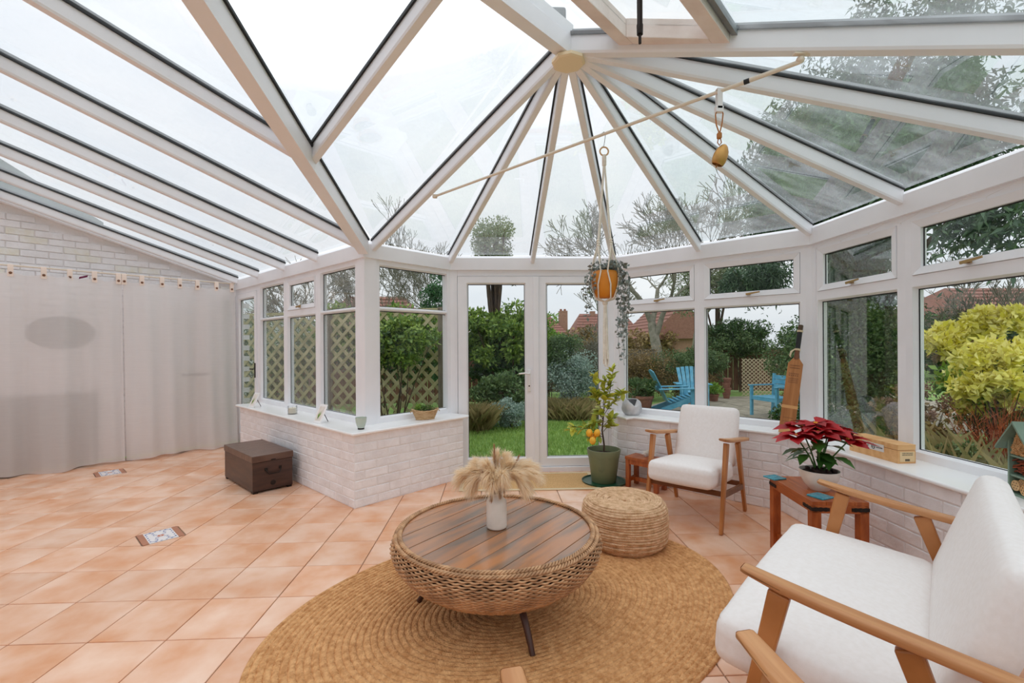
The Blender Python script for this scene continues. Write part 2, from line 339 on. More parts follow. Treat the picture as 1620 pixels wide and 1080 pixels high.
def wallobj(name, polys, mat='mortar'):
    mb = MB()
    for poly, z0, z1 in polys: mb.prism(poly, z0, z1)
    v = np.array(mb.v); c = (float(v[:, 0].mean()), float(v[:, 1].mean()), float(v[:, 2].min())); mb.v = [tuple(p) for p in v - np.array(c)]
    return struct(obj(name, mb.mesh(name, mat), None, c))
BR = {}
def brickmesh(l, h=.065, d=.03):
    l = round(l, 3); key = (l, round(h, 3))
    if key not in BR:
        e = .0035; mb = MB(); j = lambda: random.uniform(-.0012, .0012)
        back = [(0, d, 0), (l, d, 0), (l, d, h), (0, d, h)]; mid = [(0, .004, 0), (l, .004, 0), (l, .004, h), (0, .004, h)]
        fr = [(e + j(), j(), e), (l - e, j(), e + j()), (l - e + j(), j(), h - e), (e, j(), h - e + j())]
        mb.add(back + mid + fr, [(0, 1, 2, 3)[::-1]] + [(i, (i + 1) % 4, 4 + (i + 1) % 4, 4 + i) for i in range(4)] + [(4 + i, 4 + (i + 1) % 4, 8 + (i + 1) % 4, 8 + i) for i in range(4)] + [(8, 9, 10, 11)])
        me = mb.mesh('brick', 'brick'); BR[key] = me
    return BR[key]
def bricks(wall, k, x0, x1, z0, z1, yf, ok=None, stained=0, rot=None, org=None, L=.222, H=.075):
    """running bond of single bricks; front faces at local y = yf, in wall frame k"""
    c, a = (PL[k][2], PL[k][3]) if org is None else (org, rot); row = 0; z = z0
    while z < z1 - .02:
        h = min(.066, z1 - z - .004); x = x0 - (L / 2 if row % 2 else 0) - random.uniform(0, .02)
        while x < x1 - .03:
            xa, xb = max(x, x0), min(x + L - .009, x1)
            if xb - xa > .03 and (ok is None or ok(xa, xb, z, z + h)):
                me = brickmesh(xb - xa, h); yy = yf + random.uniform(-.0015, .002)
                w = (c[0] + xa * math.cos(a) - yy * math.sin(a), c[1] + xa * math.sin(a) + yy * math.cos(a), z)
                o = obj('brick', me, wall, (w[0] - wall.location.x, w[1] - wall.location.y, w[2] - wall.location.z), (0, 0, a + random.uniform(-.004, .004)))
                if stained and random.random() < stained:
                    o.material_slots[0].link = 'OBJECT'; o.material_slots[0].material = MT['brick_aged']
            x += L
        z += H; row += 1
SZ = .600
bL, bF, bW, bR, bB = -.245, -.245, -.20, -.27, -.25
# dwarf walls --------------------------------------------------------
iLF = inter('L', bL, 'F', bF); e1 = wp('L', -2.50, bL)[:2]; e2 = wp('L', -2.50, .10)[:2]
wl = wallobj('wall_left', [([e1, iLF, inter('L', .1, 'F', .1), e2], -.12, SZ)])
wf = wallobj('wall_front_left', [([iLF, wp('F', .93, bF)[:2], wp('F', .965, 0)[:2], wp('F', .965, .1)[:2], inter('L', .1, 'F', .1)], -.12, SZ)])
iWR = inter('W', bW, 'R', bR); iRB = inter('R', bR, 'B', bB)
ww = wallobj('wall_front_right', [([(1.25, 4.62), iWR, inter('W', .1, 'R', .1), (1.36, 4.95), (1.25, 4.90)][::-1], -.12, SZ)])
wr = wallobj('wall_right', [([iWR, iRB, inter('R', .1, 'B', .1), inter('W', .1, 'R', .1)][::-1], -.12, SZ)])
endB = wp('B', 4.9, 0)[:2]
wb = wallobj('wall_right_near', [([iRB, wp('B', 4.9, bB)[:2], wp('B', 4.9, .1)[:2], inter('R', .1, 'B', .1)][::-1], -.12, SZ)])
bricks(wl, 'L', -2.50, .243, .004, SZ, bL - .004)
bricks(wf, 'F', -.243, .93, .004, SZ, bF - .004)
bricks(ww, 'W', .158, 1.61, .004, SZ, bW - .006)
bricks(wr, 'R', .015, 2.2, .004, SZ, bR - .006)
bricks(ww, None, 0, .25, .004, SZ, -.006, org=(1.25, 4.87), rot=-PI / 2)
# house wall behind the curtain ----------------------------------------
HO, HR = (-7.3 * S, 7.3 * S), PI / 4
def hp(a, y, z=0): return (HO[0] + a * math.cos(HR) - y * math.sin(HR), HO[1] + a * math.sin(HR) + y * math.cos(HR), z)
RZ = lambda a: 2.19 + .31 * (2.12 - a) if a > -.124 else 2.19 + .31 * 2.244 - .31 * (-.124 - a)
mb = MB()
prof = [(-2.3, 0), (2.25, 0), (2.25, RZ(2.25) + .02), (-.124, RZ(-.124) + .04), (-2.3, RZ(-2.3) + .02)]
mb.add([hp(a, .0, z) for a, z in prof] + [hp(a, .25, z) for a, z in prof], [(0, 1, 2, 3, 4), (9, 8, 7, 6, 5)] + [(i, 5 + i, 5 + (i + 1) % 5, (i + 1) % 5) for i in range(5)])
base = Vector(hp(0, .1)); mb.v = [tuple(Vector(v) - base) for v in mb.v]
wh = struct(obj('wall_back', mb.mesh('wall_back', 'mortar'), None, base))
bricks(wh, None, -.9, 2.2, 2.10, 3.0, -.012, ok=lambda a, b, z, z2: z2 < RZ(max(a, b)) - .0 and z2 < RZ(min(a, b)), stained=.16, org=HO, rot=HR)
lowb = MB(); z = .004; row = 0
while z < 2.07:
    x = -2.2 - (.111 if row % 2 else 0)
    while x < 2.2: lowb.hexa([hp(x, -.012, z), hp(x + .213, -.012, z), hp(x + .213, .0, z), hp(x, .0, z)], [hp(x, -.012, z + .066), hp(x + .213, -.012, z + .066), hp(x + .213, .0, z + .066), hp(x, .0, z + .066)]); x += .222
    z += .075; row += 1
lowb.v = [tuple(Vector(v) - base) for v in lowb.v]; part('brick_courses', lowb, 'brick', wh, stuff=True)
# house storey rising above the glass roof, and the two walls behind the camera
mb = MB(); pr = [(-3.2, 2.0), (.80, 2.0), (.80, 2.88), (-.05, 3.42), (-3.2, 5.2)]
mb.add([hp(a, .32, z) for a, z in pr] + [hp(a, .6, z) for a, z in pr], [(0, 1, 2, 3, 4), (9, 8, 7, 6, 5)] + [(i, 5 + i, 5 + (i + 1) % 5, (i + 1) % 5) for i in range(5)])
mb.v = [tuple(Vector(v) - base) for v in mb.v]; struct(obj('wall_house_upper', mb.mesh('wall_house_upper', 'render'), None, base))
AB = lambda a, b: ((a + b) * S, (a - b) * S)
mb = MB(); mb.prism([AB(-2.2, -7.3), AB(-2.2, 1.0), AB(-2.45, 1.0), AB(-2.45, -7.3)][::-1], -.12, 2.26)
c = AB(-2.3, -3); mb.v = [(x - c[0], y - c[1], z) for x, y, z in mb.v]; struct(obj('wall_near', mb.mesh('wall_near', 'brick'), None, (c[0], c[1], 0)))
# sills ---------------------------------------------------------------
def sill(name, pts, label=None):
    mb = MB(); mb.prism(pts, .600, .624); v = np.array(mb.v); c = v.mean(0); c[2] = .6; mb.v = [tuple(p) for p in v - c]
    o = struct(obj(name, mb.mesh(name, 'sill'), None, tuple(c))); bev(o, .0095, 3); return o
sL, sF, sW, sR = -.285, -.285, -.235, -.305
sill('trim_1', [wp('L', -2.56, sL)[:2], inter('L', sL, 'F', sF), wp('F', .97, sF)[:2], wp('F', 1.02, sF + .05)[:2], wp('F', .985, -.03)[:2], wp('F', .96, .05)[:2], inter('L', .05, 'F', .05), wp('L', -2.58, .05)[:2], wp('L', -2.58, sL + .03)[:2]])
sill('trim_2', [(1.285, 4.86), (1.215, 4.80), (1.205, 4.68), (1.27, 4.4), (1.36, 5.8206 - 1.36), inter('W', sW, 'R', sR), inter('R', sR, 'B', sR), wp('B', 4.85, sR)[:2], wp('B', 4.85, .05)[:2], inter('R', .05, 'B', .05), inter('W', .05, 'R', .05), (1.36, 4.9)])
# eaves beam ----------------------------------------------------------
def ring(name, k, pa, pb):
    """section (offset, z) swept between the mitred ends"""
    sec = [(-.03, 2.115), (-.03, 2.238), (-.005, 2.262), (.09, 2.262), (.09, 2.115)]
    A = [pa(o) + (z,) for o, z in sec]; B = [pb(o) + (z,) for o, z in sec]; n = len(sec); mb = MB()
    mb.add(A + B, [tuple(range(n)), tuple(range(n, 2 * n))[::-1]] + [(i, n + i, n + (i + 1) % n, (i + 1) % n) for i in range(n)])
    c = Vector(((A[0][0] + B[0][0]) / 2, (A[0][1] + B[0][1]) / 2, 2.115)); mb.v = [tuple(Vector(v) - c) for v in mb.v]
    struct(obj(name, mb.mesh(name, 'upvc'), None, c))
mi = lambda a, b: (lambda o: inter(a, o, b, o))
en = lambda k, x: (lambda o: wp(k, x, o)[:2])
ring('trim_3', 'L', en('L', -3.47), mi('L', 'F')); ring('trim_4', 'F', mi('L', 'F'), mi('F', 'D')); ring('trim_5', 'D', mi('F', 'D'), mi('D', 'W'))
ring('trim_6', 'W', mi('D', 'W'), mi('W', 'R')); ring('trim_7', 'R', mi('W', 'R'), mi('R', 'B')); ring('trim_8', 'B', mi('R', 'B'), en('B', 4.9))
# windows --------------------------------------------------------------
def frame_ring(mb, x0, x1, z0, z1, w, y0, y1, bead=.012):
    """rectangular ring with a sloped bead on its inner edge"""
    for (a, b, c, d, e, f, g, h) in [(x0, z0, x1, z0, x1 - w, z0 + w, x0 + w, z0 + w), (x1, z0, x1, z1, x1 - w, z1 - w, x1 - w, z0 + w),
                                    (x1, z1, x0, z1, x0 + w, z1 - w, x1 - w, z1 - w), (x0, z1, x0, z0, x0 + w, z0 + w, x0 + w, z1 - w)]:
        mb.hexa([(a, y1, b), (c, y1, d), (e, y1, f), (g, y1, h)], [(a, y0, b), (c, y0, d), (e, y0 + bead, f), (g, y0 + bead, h)])
def pane_parts(o, xa, xb, za, zb, y=.034):
    part('pane', MB().box(xa - .006, xb + .006, y, y + .006, za - .006, zb + .006), 'glass', o)
    g = MB()
    for (a, b, c, d) in ((xa, xa + .005, za, zb), (xb - .005, xb, za, zb), (xa, xb, za, za + .004), (xa, xb, zb - .007, zb)): g.box(a, b, y - .006, y - .001, c, d)
    part('gasket', g, 'gasket', o)
def handle(o, x, z, y=-.004, mat='gold'):
    h = MB().box(x - .016, x + .016, y - .012, y + .002, z - .008, z + .008); h.tube([(x, y - .012, z), (x, y - .034, z - .002)], .0075, 8); h.bar((x - .012, y - .036, z - .004), (x + .095, y - .030, z + .010), .011, .016, .007, .011)
    part('handle', h, mat, o, smooth=40)
def window(n, k, x0, x1, xa, xb, opener):
    c, a = PL[k][2], PL[k][3]; mb = MB(); z0, z1 = .624, 2.116
    T0, T1 = (1.655, 1.735) if opener else (1.652, 1.690)
    lz0 = .682
    mb.box(x0, xa - .012, 0, .07, z0, z1); mb.box(xb + .012, x1, 0, .07, z0, z1)
    mb.box(xa - .012, xb + .012, 0, .07, z0, lz0 - .012); mb.box(xa - .012, xb + .012, 0, .07, T0 + .012, T1 - .012 if not opener else T1)
    zt = 2.060 if not opener else 2.068; mb.box(xa - .012, xb + .012, 0, .07, zt + (.012 if not opener else 0), z1)
    def bead(xa, xb, za, zb): frame_ring(mb, xa - .012, xb + .012, za - .012, zb + .012, .012, .004, .06, .022)
    bead(xa, xb, lz0, T0)
    if not opener: bead(xa, xb, T1, zt)
    o = struct(obj('window_%d' % n, mb.mesh('window_frame', 'upvc'), None, (c[0], c[1], 0), (0, 0, a)))
    pane_parts(o, xa, xb, lz0, T0)
    if opener:
        s = MB(); frame_ring(s, xa - .01, xb + .01, T1 + .002, zt - .002, .047, -.010, .045, .016); part('sash', s, 'upvc', o, bevel=.002)
        pane_parts(o, xa + .037, xb - .037, T1 + .049, zt - .049, .030); handle(o, (xa + xb) / 2, T1 + .024, -.010)
    else: pane_parts(o, xa, xb, T1, zt)
    return o
window(1, 'L', -2.604, -1.742, -2.53, -1.82, False)
window(2, 'L', -1.742, -.928, -1.69, -1.0, True)
window(3, 'L', -.928, 0, -.865, -.185, False)
window(4, 'F', 0, .977, .158, .945, False)
window(5, 'W', 0, .898, .13, .845, True)
window(6, 'W', .898, 1.797, .955, 1.70, True)
window(7, 'R', 0, .835, .075, .765, True)
window(8, 'R', .835, 1.62, .895, 1.56, True)
window(9, 'R', 1.62, 2.353, 1.68, 2.25, True)
x = 0
for i in range(5): window(10 + i, 'B', x, x + .98, x + .09, x + .91, i % 2 == 0); x += .98
# corner posts: seams at the angles
for n, (c, k1, k2) in enumerate([(C1, 'L', 'F'), (C2, 'F', 'D'), (C3, 'D', 'W'), (C4, 'W', 'R'), (C5, 'R', 'B')]):
    mb = MB()
    z0 = .624 if n in (0, 3, 4) else .0
    if n == 0: poly = [inter('L', -.012, 'F', -.012), wp('F', .11, -.012)[:2], wp('F', .11, .06)[:2], inter('L', .06, 'F', .06), wp('L', -.12, .06)[:2], wp('L', -.12, -.012)[:2]]
    else: poly = [inter(k1, -.006, k2, -.006), wp(k2, .045, -.006)[:2], wp(k2, .045, .07)[:2], inter(k1, .07, k2, .07)] + ([wp(k1, {1: .977, 2: 1.727, 3: 1.797, 4: 2.353}[n] - .045, .07)[:2], wp(k1, {1: .977, 2: 1.727, 3: 1.797, 4: 2.353}[n] - .045, -.006)[:2]])
    mb.prism(poly, z0, 2.115); mb.v = [(a - c[0], b - c[1], z - z0) for a, b, z in mb.v]; struct(obj('trim_%d' % (9 + n), mb.mesh('corner_post', 'upvc'), None, (c[0], c[1], z0)))
# left side door (full height, beyond the sill end)
def glazed_leaf(name, k, x0, x1, xa, xb, za, zb, z0, z1, y=0, org=None, extra=None):
    c, a = PL[k][2], PL[k][3]; mb = MB()
    mb.box(x0, xa - .014, y, y + .06, z0, z1); mb.box(xb + .014, x1, y, y + .06, z0, z1); mb.box(xa - .014, xb + .014, y, y + .06, z0, za - .014); mb.box(xa - .014, xb + .014, y, y + .06, zb + .014, z1)
    frame_ring(mb, xa - .014, xb + .014, za - .014, zb + .014, .014, y + .004, y + .055, .02)
    o = struct(obj(name, mb.mesh('door_leaf', 'upvc'), None, (c[0], c[1], 0), (0, 0, a))); pane_parts(o, xa, xb, za, zb, y + .03); return o
fr = MB(); fr.box(-3.47, -3.40, .0, .07, 0, 2.116); fr.box(-2.655, -2.604, .0, .07, 0, 2.116); fr.box(-3.40, -2.655, .0, .07, 2.05, 2.116); fr.box(-3.40, -2.655, .0, .07, -.02, .035)
struct(obj('trim_14', fr.mesh('door_frame', 'upvc'), None, (*C1, 0), (0, 0, -PI / 4)))
d1 = glazed_leaf('door_1', 'L', -3.395, -2.66, -3.31, -2.745, .16, 1.965, .04, 2.045, -.01)
hb = MB().box(-2.715, -2.69, -.02, -.01, .93, 1.12); hb.bar((-2.70, -.035, 1.04), (-2.81, -.04, 1.04), .012, .016); part('handle', hb, 'iron', d1, bevel=.003)
# French doors
fr = MB(); fr.box(.0, .075, 0, .08, 0, 2.116); fr.box(1.665, 1.727, 0, .08, 0, 2.116); fr.box(.075, 1.665, 0, .08, 2.054, 2.116); fr.box(.0, 1.727, -.03, .10, -.03, .048)
struct(obj('trim_15', fr.mesh('door_frame', 'upvc'), None, (*C2, 0))); bev(SC.objects['trim_15'], .004)
d2 = glazed_leaf('door_2', 'D', .08, .898, .185, .779, .150, 1.968, .052, 2.05, -.012)
d3 = glazed_leaf('door_3', 'D', .902, 1.662, 1.016, 1.565, .150, 1.968, .052, 2.05, -.006)
part('cover_strip', MB().box(.868, .925, -.024, -.012, .055, 2.048), 'upvc', d2, bevel=.004)
hp_ = MB().rbox(.017, .006, .115, .005, (.822, -.020, .955), 2); part('handle_plate', hp_, 'whitemetal', d2, 40)
hb = MB().tube([(.822, -.026, 1.03), (.822, -.062, 1.03), (.808, -.068, 1.03), (.77, -.068, 1.036), (.712, -.066, 1.030)], [.010, .009, .009, .009, .007], 10); part('handle', hb, 'whitemetal', d2, 40)
part('keyhole', MB().tube([(.822, -.027, .90), (.822, -.0245, .90)], .008, 12), 'iron', d2)
# ================================================================ ROOF
HUB = Vector((.42, 2.52, 2.91)); VY = .962
zF = lambda x, y: 2.19 + .31 * (3.7319 - (y - x) * S)
zL = lambda x, y: 2.19 + .31 * (2.1227 - (x + y) * S)
zB = lambda x, y: 2.19 + .3037 * (.8896 - (x - y) * S)
zO = lambda x, y: zL(-.0, -.0) * 0 + 2.19 + .31 * 2.2467 - .31 * (-.124 - (x + y) * S)
ft = lambda p, z=2.184: Vector((p[0], p[1], z))
RV = Vector((-1.138, VY, zF(-1.138, VY)))
ridge = MB().beam(HUB + Vector((0, 0, .0)), RV, .07, -.015, .15)
co = Vector((0, 0, 0))
ceil_ = struct(obj('ceiling', ridge.mesh('ridge_beam', 'upvc')))
G0, G1 = .087, .095
def gbar(A, B, w=.048, h=.085, name='glazing_bar', lo=0, capw=.055):
    A, B = Vector(A), Vector(B); mb = MB().beam(A, B, w * .82, lo, lo + .012, w); mb.beam(A, B, w, lo + .012, h)
    part(name, mb, 'upvc', ceil_)
    part('bar_gasket', MB().beam(A, B, w + .020, h - .006, h + .012), 'gasket', ceil_)
    part('bar_cap', MB().beam(A, B, capw, h + .012, h + .035, capw * .6), 'cap', ceil_)
feet = [wp('F', .075, -.028), wp('F', .977, -.03)[:2], wp('D', .865, -.03), inter('D', -.03, 'W', -.03), wp('W', .905, -.03), inter('W', -.03, 'R', -.03), wp('R', .835, -.03), wp('R', 1.64, -.03), inter('R', -.03, 'B', -.03)]
feet[1] = inter('F', -.03, 'D', -.03)
fan = [ft(p) for p in feet]
for i, p in enumerate(fan): gbar(p, HUB + (p - HUB).normalized() * .03, w=.058 if i == 8 else .046, h=.1 if i == 8 else .088)
def gl(name, pts, mat='roofglass', up=G0):
    n = len(pts); mb = MB(); mb.add([(x, y, z + up) for x, y, z in pts] + [(x, y, z + up + .006) for x, y, z in pts], [tuple(range(n))[::-1], tuple(range(n, 2 * n))] + [(i, (i + 1) % n, n + (i + 1) % n, n + i) for i in range(n)])
    return part(name, mb, mat, ceil_)
for i in range(8): gl('roof_pane', [fan[i], fan[i + 1], HUB], 'roofglass_wet' if i >= 4 else 'roofglass')
# ridge, valley, jack bars on the left
valley = ft(inter('L', -.03, 'F', -.03)); part('valley_beam', MB().beam(valley - Vector((0, 0, .045)), RV - Vector((0, 0, .045)), .085, 0, .12), 'upvc', ceil_)
part('valley_gasket', MB().beam(valley, RV, .11, .075, .09), 'gasket', ceil_)
J = Vector((-1.138, 2.95, zF(-1.138, 2.95))); R1 = Vector((-.144, 1.956, RV.z)); gbar(J, R1, .052)
J2 = Vector((-1.138, 1.85, zF(-1.138, 1.85))); R2 = Vector((-.694, 1.406, RV.z)); gbar(J2, R2, .052)
gl('roof_pane', [fan[0], HUB, R1, J]); gl('roof_pane', [J, R1, R2, J2]); gl('roof_pane', [J2, R2, RV])
def Lp(a, b): x, y = AB(a, b); return Vector((x, y, zL(x, y)))
bs = [-7.27, -7.08, -6.30, -5.48, -4.66, -3.80]; top = -.124
for b in bs: gbar(Lp(2.13, b), Lp(top, b), .05 if b > -7.2 else .07)
gbar(J, Lp(top, (J.x - J.y) * S), .052); gbar(J2, Lp(top, (J2.x - J2.y) * S), .052)
bj = (J.x - J.y) * S; bj2 = (J2.x - J2.y) * S
for a, b in zip(bs[1:-1], bs[2:]): gl('roof_pane', [Lp(2.13, a), Lp(2.13, b), Lp(top, b), Lp(top, a)])
gl('roof_pane', [Lp(2.13, bs[0]), Lp(2.13, bs[1]), Lp(top, bs[1]), Lp(top, bs[0])])
gl('roof_pane', [Lp(2.12, bs[-1]), J, Lp(top, bj), Lp(top, bs[-1])]); gl('roof_pane', [J, J2, Lp(top, bj2), Lp(top, bj)]); gl('roof_pane', [J2, RV, Lp(top, bj2)])
# far slope over the part behind the camera, and its ridge
def Op(a, b): x, y = AB(a, b); return Vector((x, y, 2.886 - .31 * (top - a)))
part('main_ridge_beam', MB().beam(Op(top, -7.3), Op(top, .9), .08, -.03, .14), 'upvc', ceil_)
bb = [-7.27, -6.3, -5.48, -4.66, -3.8, -2.9, -2.1, -1.3, -.5, .3, .95]
for b in bb: gbar(Op(top, b), Op(-2.25, b), .05)
for a, b in zip(bb[:-1], bb[1:]): gl('roof_pane', [Op(top, a), Op(top, b), Op(-2.25, b), Op(-2.25, a)])
# near right slope with the roof vent
def Bp(a, b, dz=0): x, y = AB(a, b); return Vector((x, y, zB(x, y) + dz))
E3a = lambda b: 2.079 + (b + 1.485) * (.615 / 2.355)
for a in (.75, -.12): gbar(Bp(a, -1.485), Bp(a, .889), .05)
v0, v1, at = -1.20, -.70, .95
gl('roof_pane', [Bp(E3a(-1.485), -1.485), Bp(E3a(v0), v0), Bp(.75, v0), Bp(.75, -1.485)])
gl('roof_pane', [Bp(E3a(v1), v1), Bp(E3a(.889), .889), Bp(.75, .889), Bp(.75, v1)], 'roofglass_wet')
gl('roof_pane', [Bp(.75, -1.485), Bp(.75, .889), Bp(-.12, .889), Bp(-.12, -1.485)])
vent = MB(); w = .075
P = lambda a, b, dz: tuple(Bp(a, b, dz))
def vbar(mb, A0, A1, B0, B1, h0, h1): mb.hexa([P(*A0, h0), P(*A1, h0), P(*B1, h0), P(*B0, h0)], [P(*A0, h1), P(*A1, h1), P(*B1, h1), P(*B0, h1)])
vbar(vent, (E3a(v0) - .02, v0), (E3a(v0) - .02, v0 + w), (at, v0), (at, v0 + w), .035, .13); vbar(vent, (E3a(v1) - .02, v1 - w), (E3a(v1) - .02, v1), (at, v1 - w), (at, v1), .035, .13)
vbar(vent, (E3a(v0) - .02, v0 + w), (E3a(v1) - .02, v1 - w), (E3a(v0) - .02 - w, v0 + w), (E3a(v1) - .02 - w, v1 - w), .035, .13); vbar(vent, (at, v0), (at, v1), (at + w, v0), (at + w, v1), .035, .13)
vo = part('roof_vent', vent, 'upvc_vent', ceil_, bevel=.004, label='weathered pinkish roof vent frame')
mbp = MB(); vbar(mbp, (E3a(v0) - .02 - w, v0 + w), (E3a(v1) - .02 - w, v1 - w), (at + w, v0 + w), (at + w, v1 - w), .095, .101); part('vent_pane', mbp, 'glass', vo)
gk = MB(); vbar(gk, (E3a(v0) - .0, v0 - .03), (E3a(v0) - .0, v0 - .006), (at, v0 - .03), (at, v0 - .006), .07, .11); vbar(gk, (E3a(v1), v1 + .006), (E3a(v1), v1 + .03), (at, v1 + .006), (at, v1 + .03), .07, .11); part('vent_flashing', gk, 'cap', vo)
jx, jy = .578, 1.783
part('vent_winder', MB().tube([(jx, jy, 2.80), (jx, jy, 2.575), (jx, jy, 2.57), (jx, jy, 2.535)], [.012, .011, .013, .012], 10).tube([(jx, jy, 2.535), (jx, jy, 2.50)], .006, 8), 'iron', vo, 40)
# hub boss
part('hub_boss', MB().lathe([(.0, -.045), (.082, -.045), (.092, -.038), (.092, -.022), (0, -.022)], 8, (HUB.x, HUB.y, HUB.z - .005)), 'boss', ceil_)
part('ridge_finial', MB().rbox(.05, .05, .06, .015, (HUB.x - .07, HUB.y - .02, HUB.z + .16), 1), 'cap', ceil_)
# ================================================================ FLOOR
room = [wp('L', -3.5, .02)[:2], inter('L', .02, 'F', .02), inter('F', .02, 'D', .06), inter('D', .06, 'W', .02), inter('W', .02, 'R', .02), inter('R', .02, 'B', .02), wp('B', 4.9, .02)[:2], AB(-2.25, -7.3)]
mb = MB(); mb.prism(room[::-1], -.12, -.009); floor = struct(obj('floor', mb.mesh('floor', 'grout')))
T = .345; TX, TY = -1.15, 2.17
def inside(x, y):
    lim = {'L': -.15, 'F': -.15, 'D': -.11, 'W': -.1, 'R': -.14, 'B': -.1}
    for k in ('F', 'D', 'W', 'R', 'B'):
        n, d = PL[k][0], PL[k][1]
        if k in 'FD' and x < -1.2: continue
        if x * n[0] + y * n[1] > d + lim[k]: return False
    a, b = (x + y) * S, (x - y) * S
    if x < -1.138 or b < -3.76:
        if a > 2.1527 - .12: return False
    return b > -7.3 + .1 and a > -2.1
tme = {}
def tilemesh():
    e, h = .1697, .008; c = .0022
    mb = MB(); mb.add([(-e, -e, 0), (e, -e, 0), (e, e, 0), (-e, e, 0), (-e, -e, h - c), (e, -e, h - c), (e, e, h - c), (-e, e, h - c), (-e + c, -e + c, h), (e - c, -e + c, h), (e - c, e - c, h), (-e + c, e - c, h)],
        [(i, (i + 1) % 4, 4 + (i + 1) % 4, 4 + i) for i in range(4)] + [(4 + i, 4 + (i + 1) % 4, 8 + (i + 1) % 4, 8 + i) for i in range(4)] + [(8, 9, 10, 11)]); return mb
TM = tilemesh(); tile_me = TM.mesh('floor_tile', 'tile'); rest = MB(); ntile = 0
RC, RA, RB_, RT = (.18, 2.40), 1.36, .93, None
deco = [(TX - 3.5 * T, TY + 3.5 * T), (TX - 8.5 * T, TY + 8.5 * T)]
for i in range(-24, 14):
    for j in range(-16, 16):
        x, y = TX + (i + .5) * T, TY + (j + .5) * T
        if not inside(x, y): continue
        if any(abs(x - a) < .1 and abs(y - b) < .1 for a, b in deco): continue
        corners = [inframe(x + dx, y + dy, 0, 0) for dx in (-.17, .17) for dy in (-.17, .17)]
        if any(corners) and y > .8: obj('floor_tile', tile_me, floor, (x, y, -.009 + random.uniform(0, .0006)), (0, 0, random.choice((0, 1, 2, 3)) * PI / 2)); ntile += 1
        else: rest.add([(a + x, b + y, c - .009) for a, b, c in TM.v], TM.f)
part('floor_tiling', rest, 'tile', floor, stuff=True)
for cx_, cy_ in deco:   # patterned insets set on the diagonal of one tile
    e = .1697; q = .118
    for sx, sy in ((1, 1), (1, -1), (-1, 1), (-1, -1)):
        tri = [(sx * e, sy * e), (sx * .010, sy * e), (sx * e, sy * .010)]; 
        if sx * sy < 0: tri = tri[::-1]
        part('corner_tile', MB().prism(tri, 0, .0075), 'tile', floor, loc=(cx_, cy_, -.009))
    dt = obj('patterned_tile', MB().box(-q * .70, q * .70, -q, q, 0, .008).mesh('patterned_tile', 'deco_white'), floor, (cx_, cy_, -.009), (0, 0, PI / 4)); dt['label'] = 'white tile with blue scrolls'
    for sx in (-1, 1): part('border_strip', MB().box(min(sx * q, sx * q * .70), max(sx * q, sx * q * .70), -q, q, 0, .0082), 'deco_clay', floor, loc=(cx_, cy_, -.009), rot=(0, 0, PI / 4))
    sc = MB()
    def scroll(cx, cy, r, a0, sgn, w=.0045):
        pts = [(cx + r * (1 - t * .7) * math.cos(a0 + sgn * t * 4.6), cy + r * (1 - t * .7) * math.sin(a0 + sgn * t * 4.6)) for t in np.linspace(0, 1, 12)]
        for p, p2 in zip(pts[:-1], pts[1:]): sc.bar((*p, .0084), (*p2, .0084), w, .0008)
    for sx in (-1, 1):
        for sy in (-1, 1): scroll(sx * .045, sy * .072, .030, 0 if sx > 0 else PI, sx * sy); scroll(sx * .022, sy * .034, .018, PI / 2 * sy, -sx * sy, .0035)
        for k in range(5): sc.box(sx * .072 - .004, sx * .072 + .004, -.09 + k * .042, -.075 + k * .042, .008, .0088)
    for sy in (-1, 1):
        for k in range(4): sc.box(-.05 + k * .03, -.038 + k * .03, sy * .106 - .004, sy * .106 + .004, .008, .0088)
    part('scroll_pattern', sc, 'deco_blue', dt, stuff=True)
    fl = MB()
    for k in range(6): a = k * PI / 3; fl.lathe([(0, .0086), (.009, .0084)], 8, (.014 * math.cos(a), .014 * math.sin(a), 0))
    part('flower_pattern', fl, 'deco_red', dt)
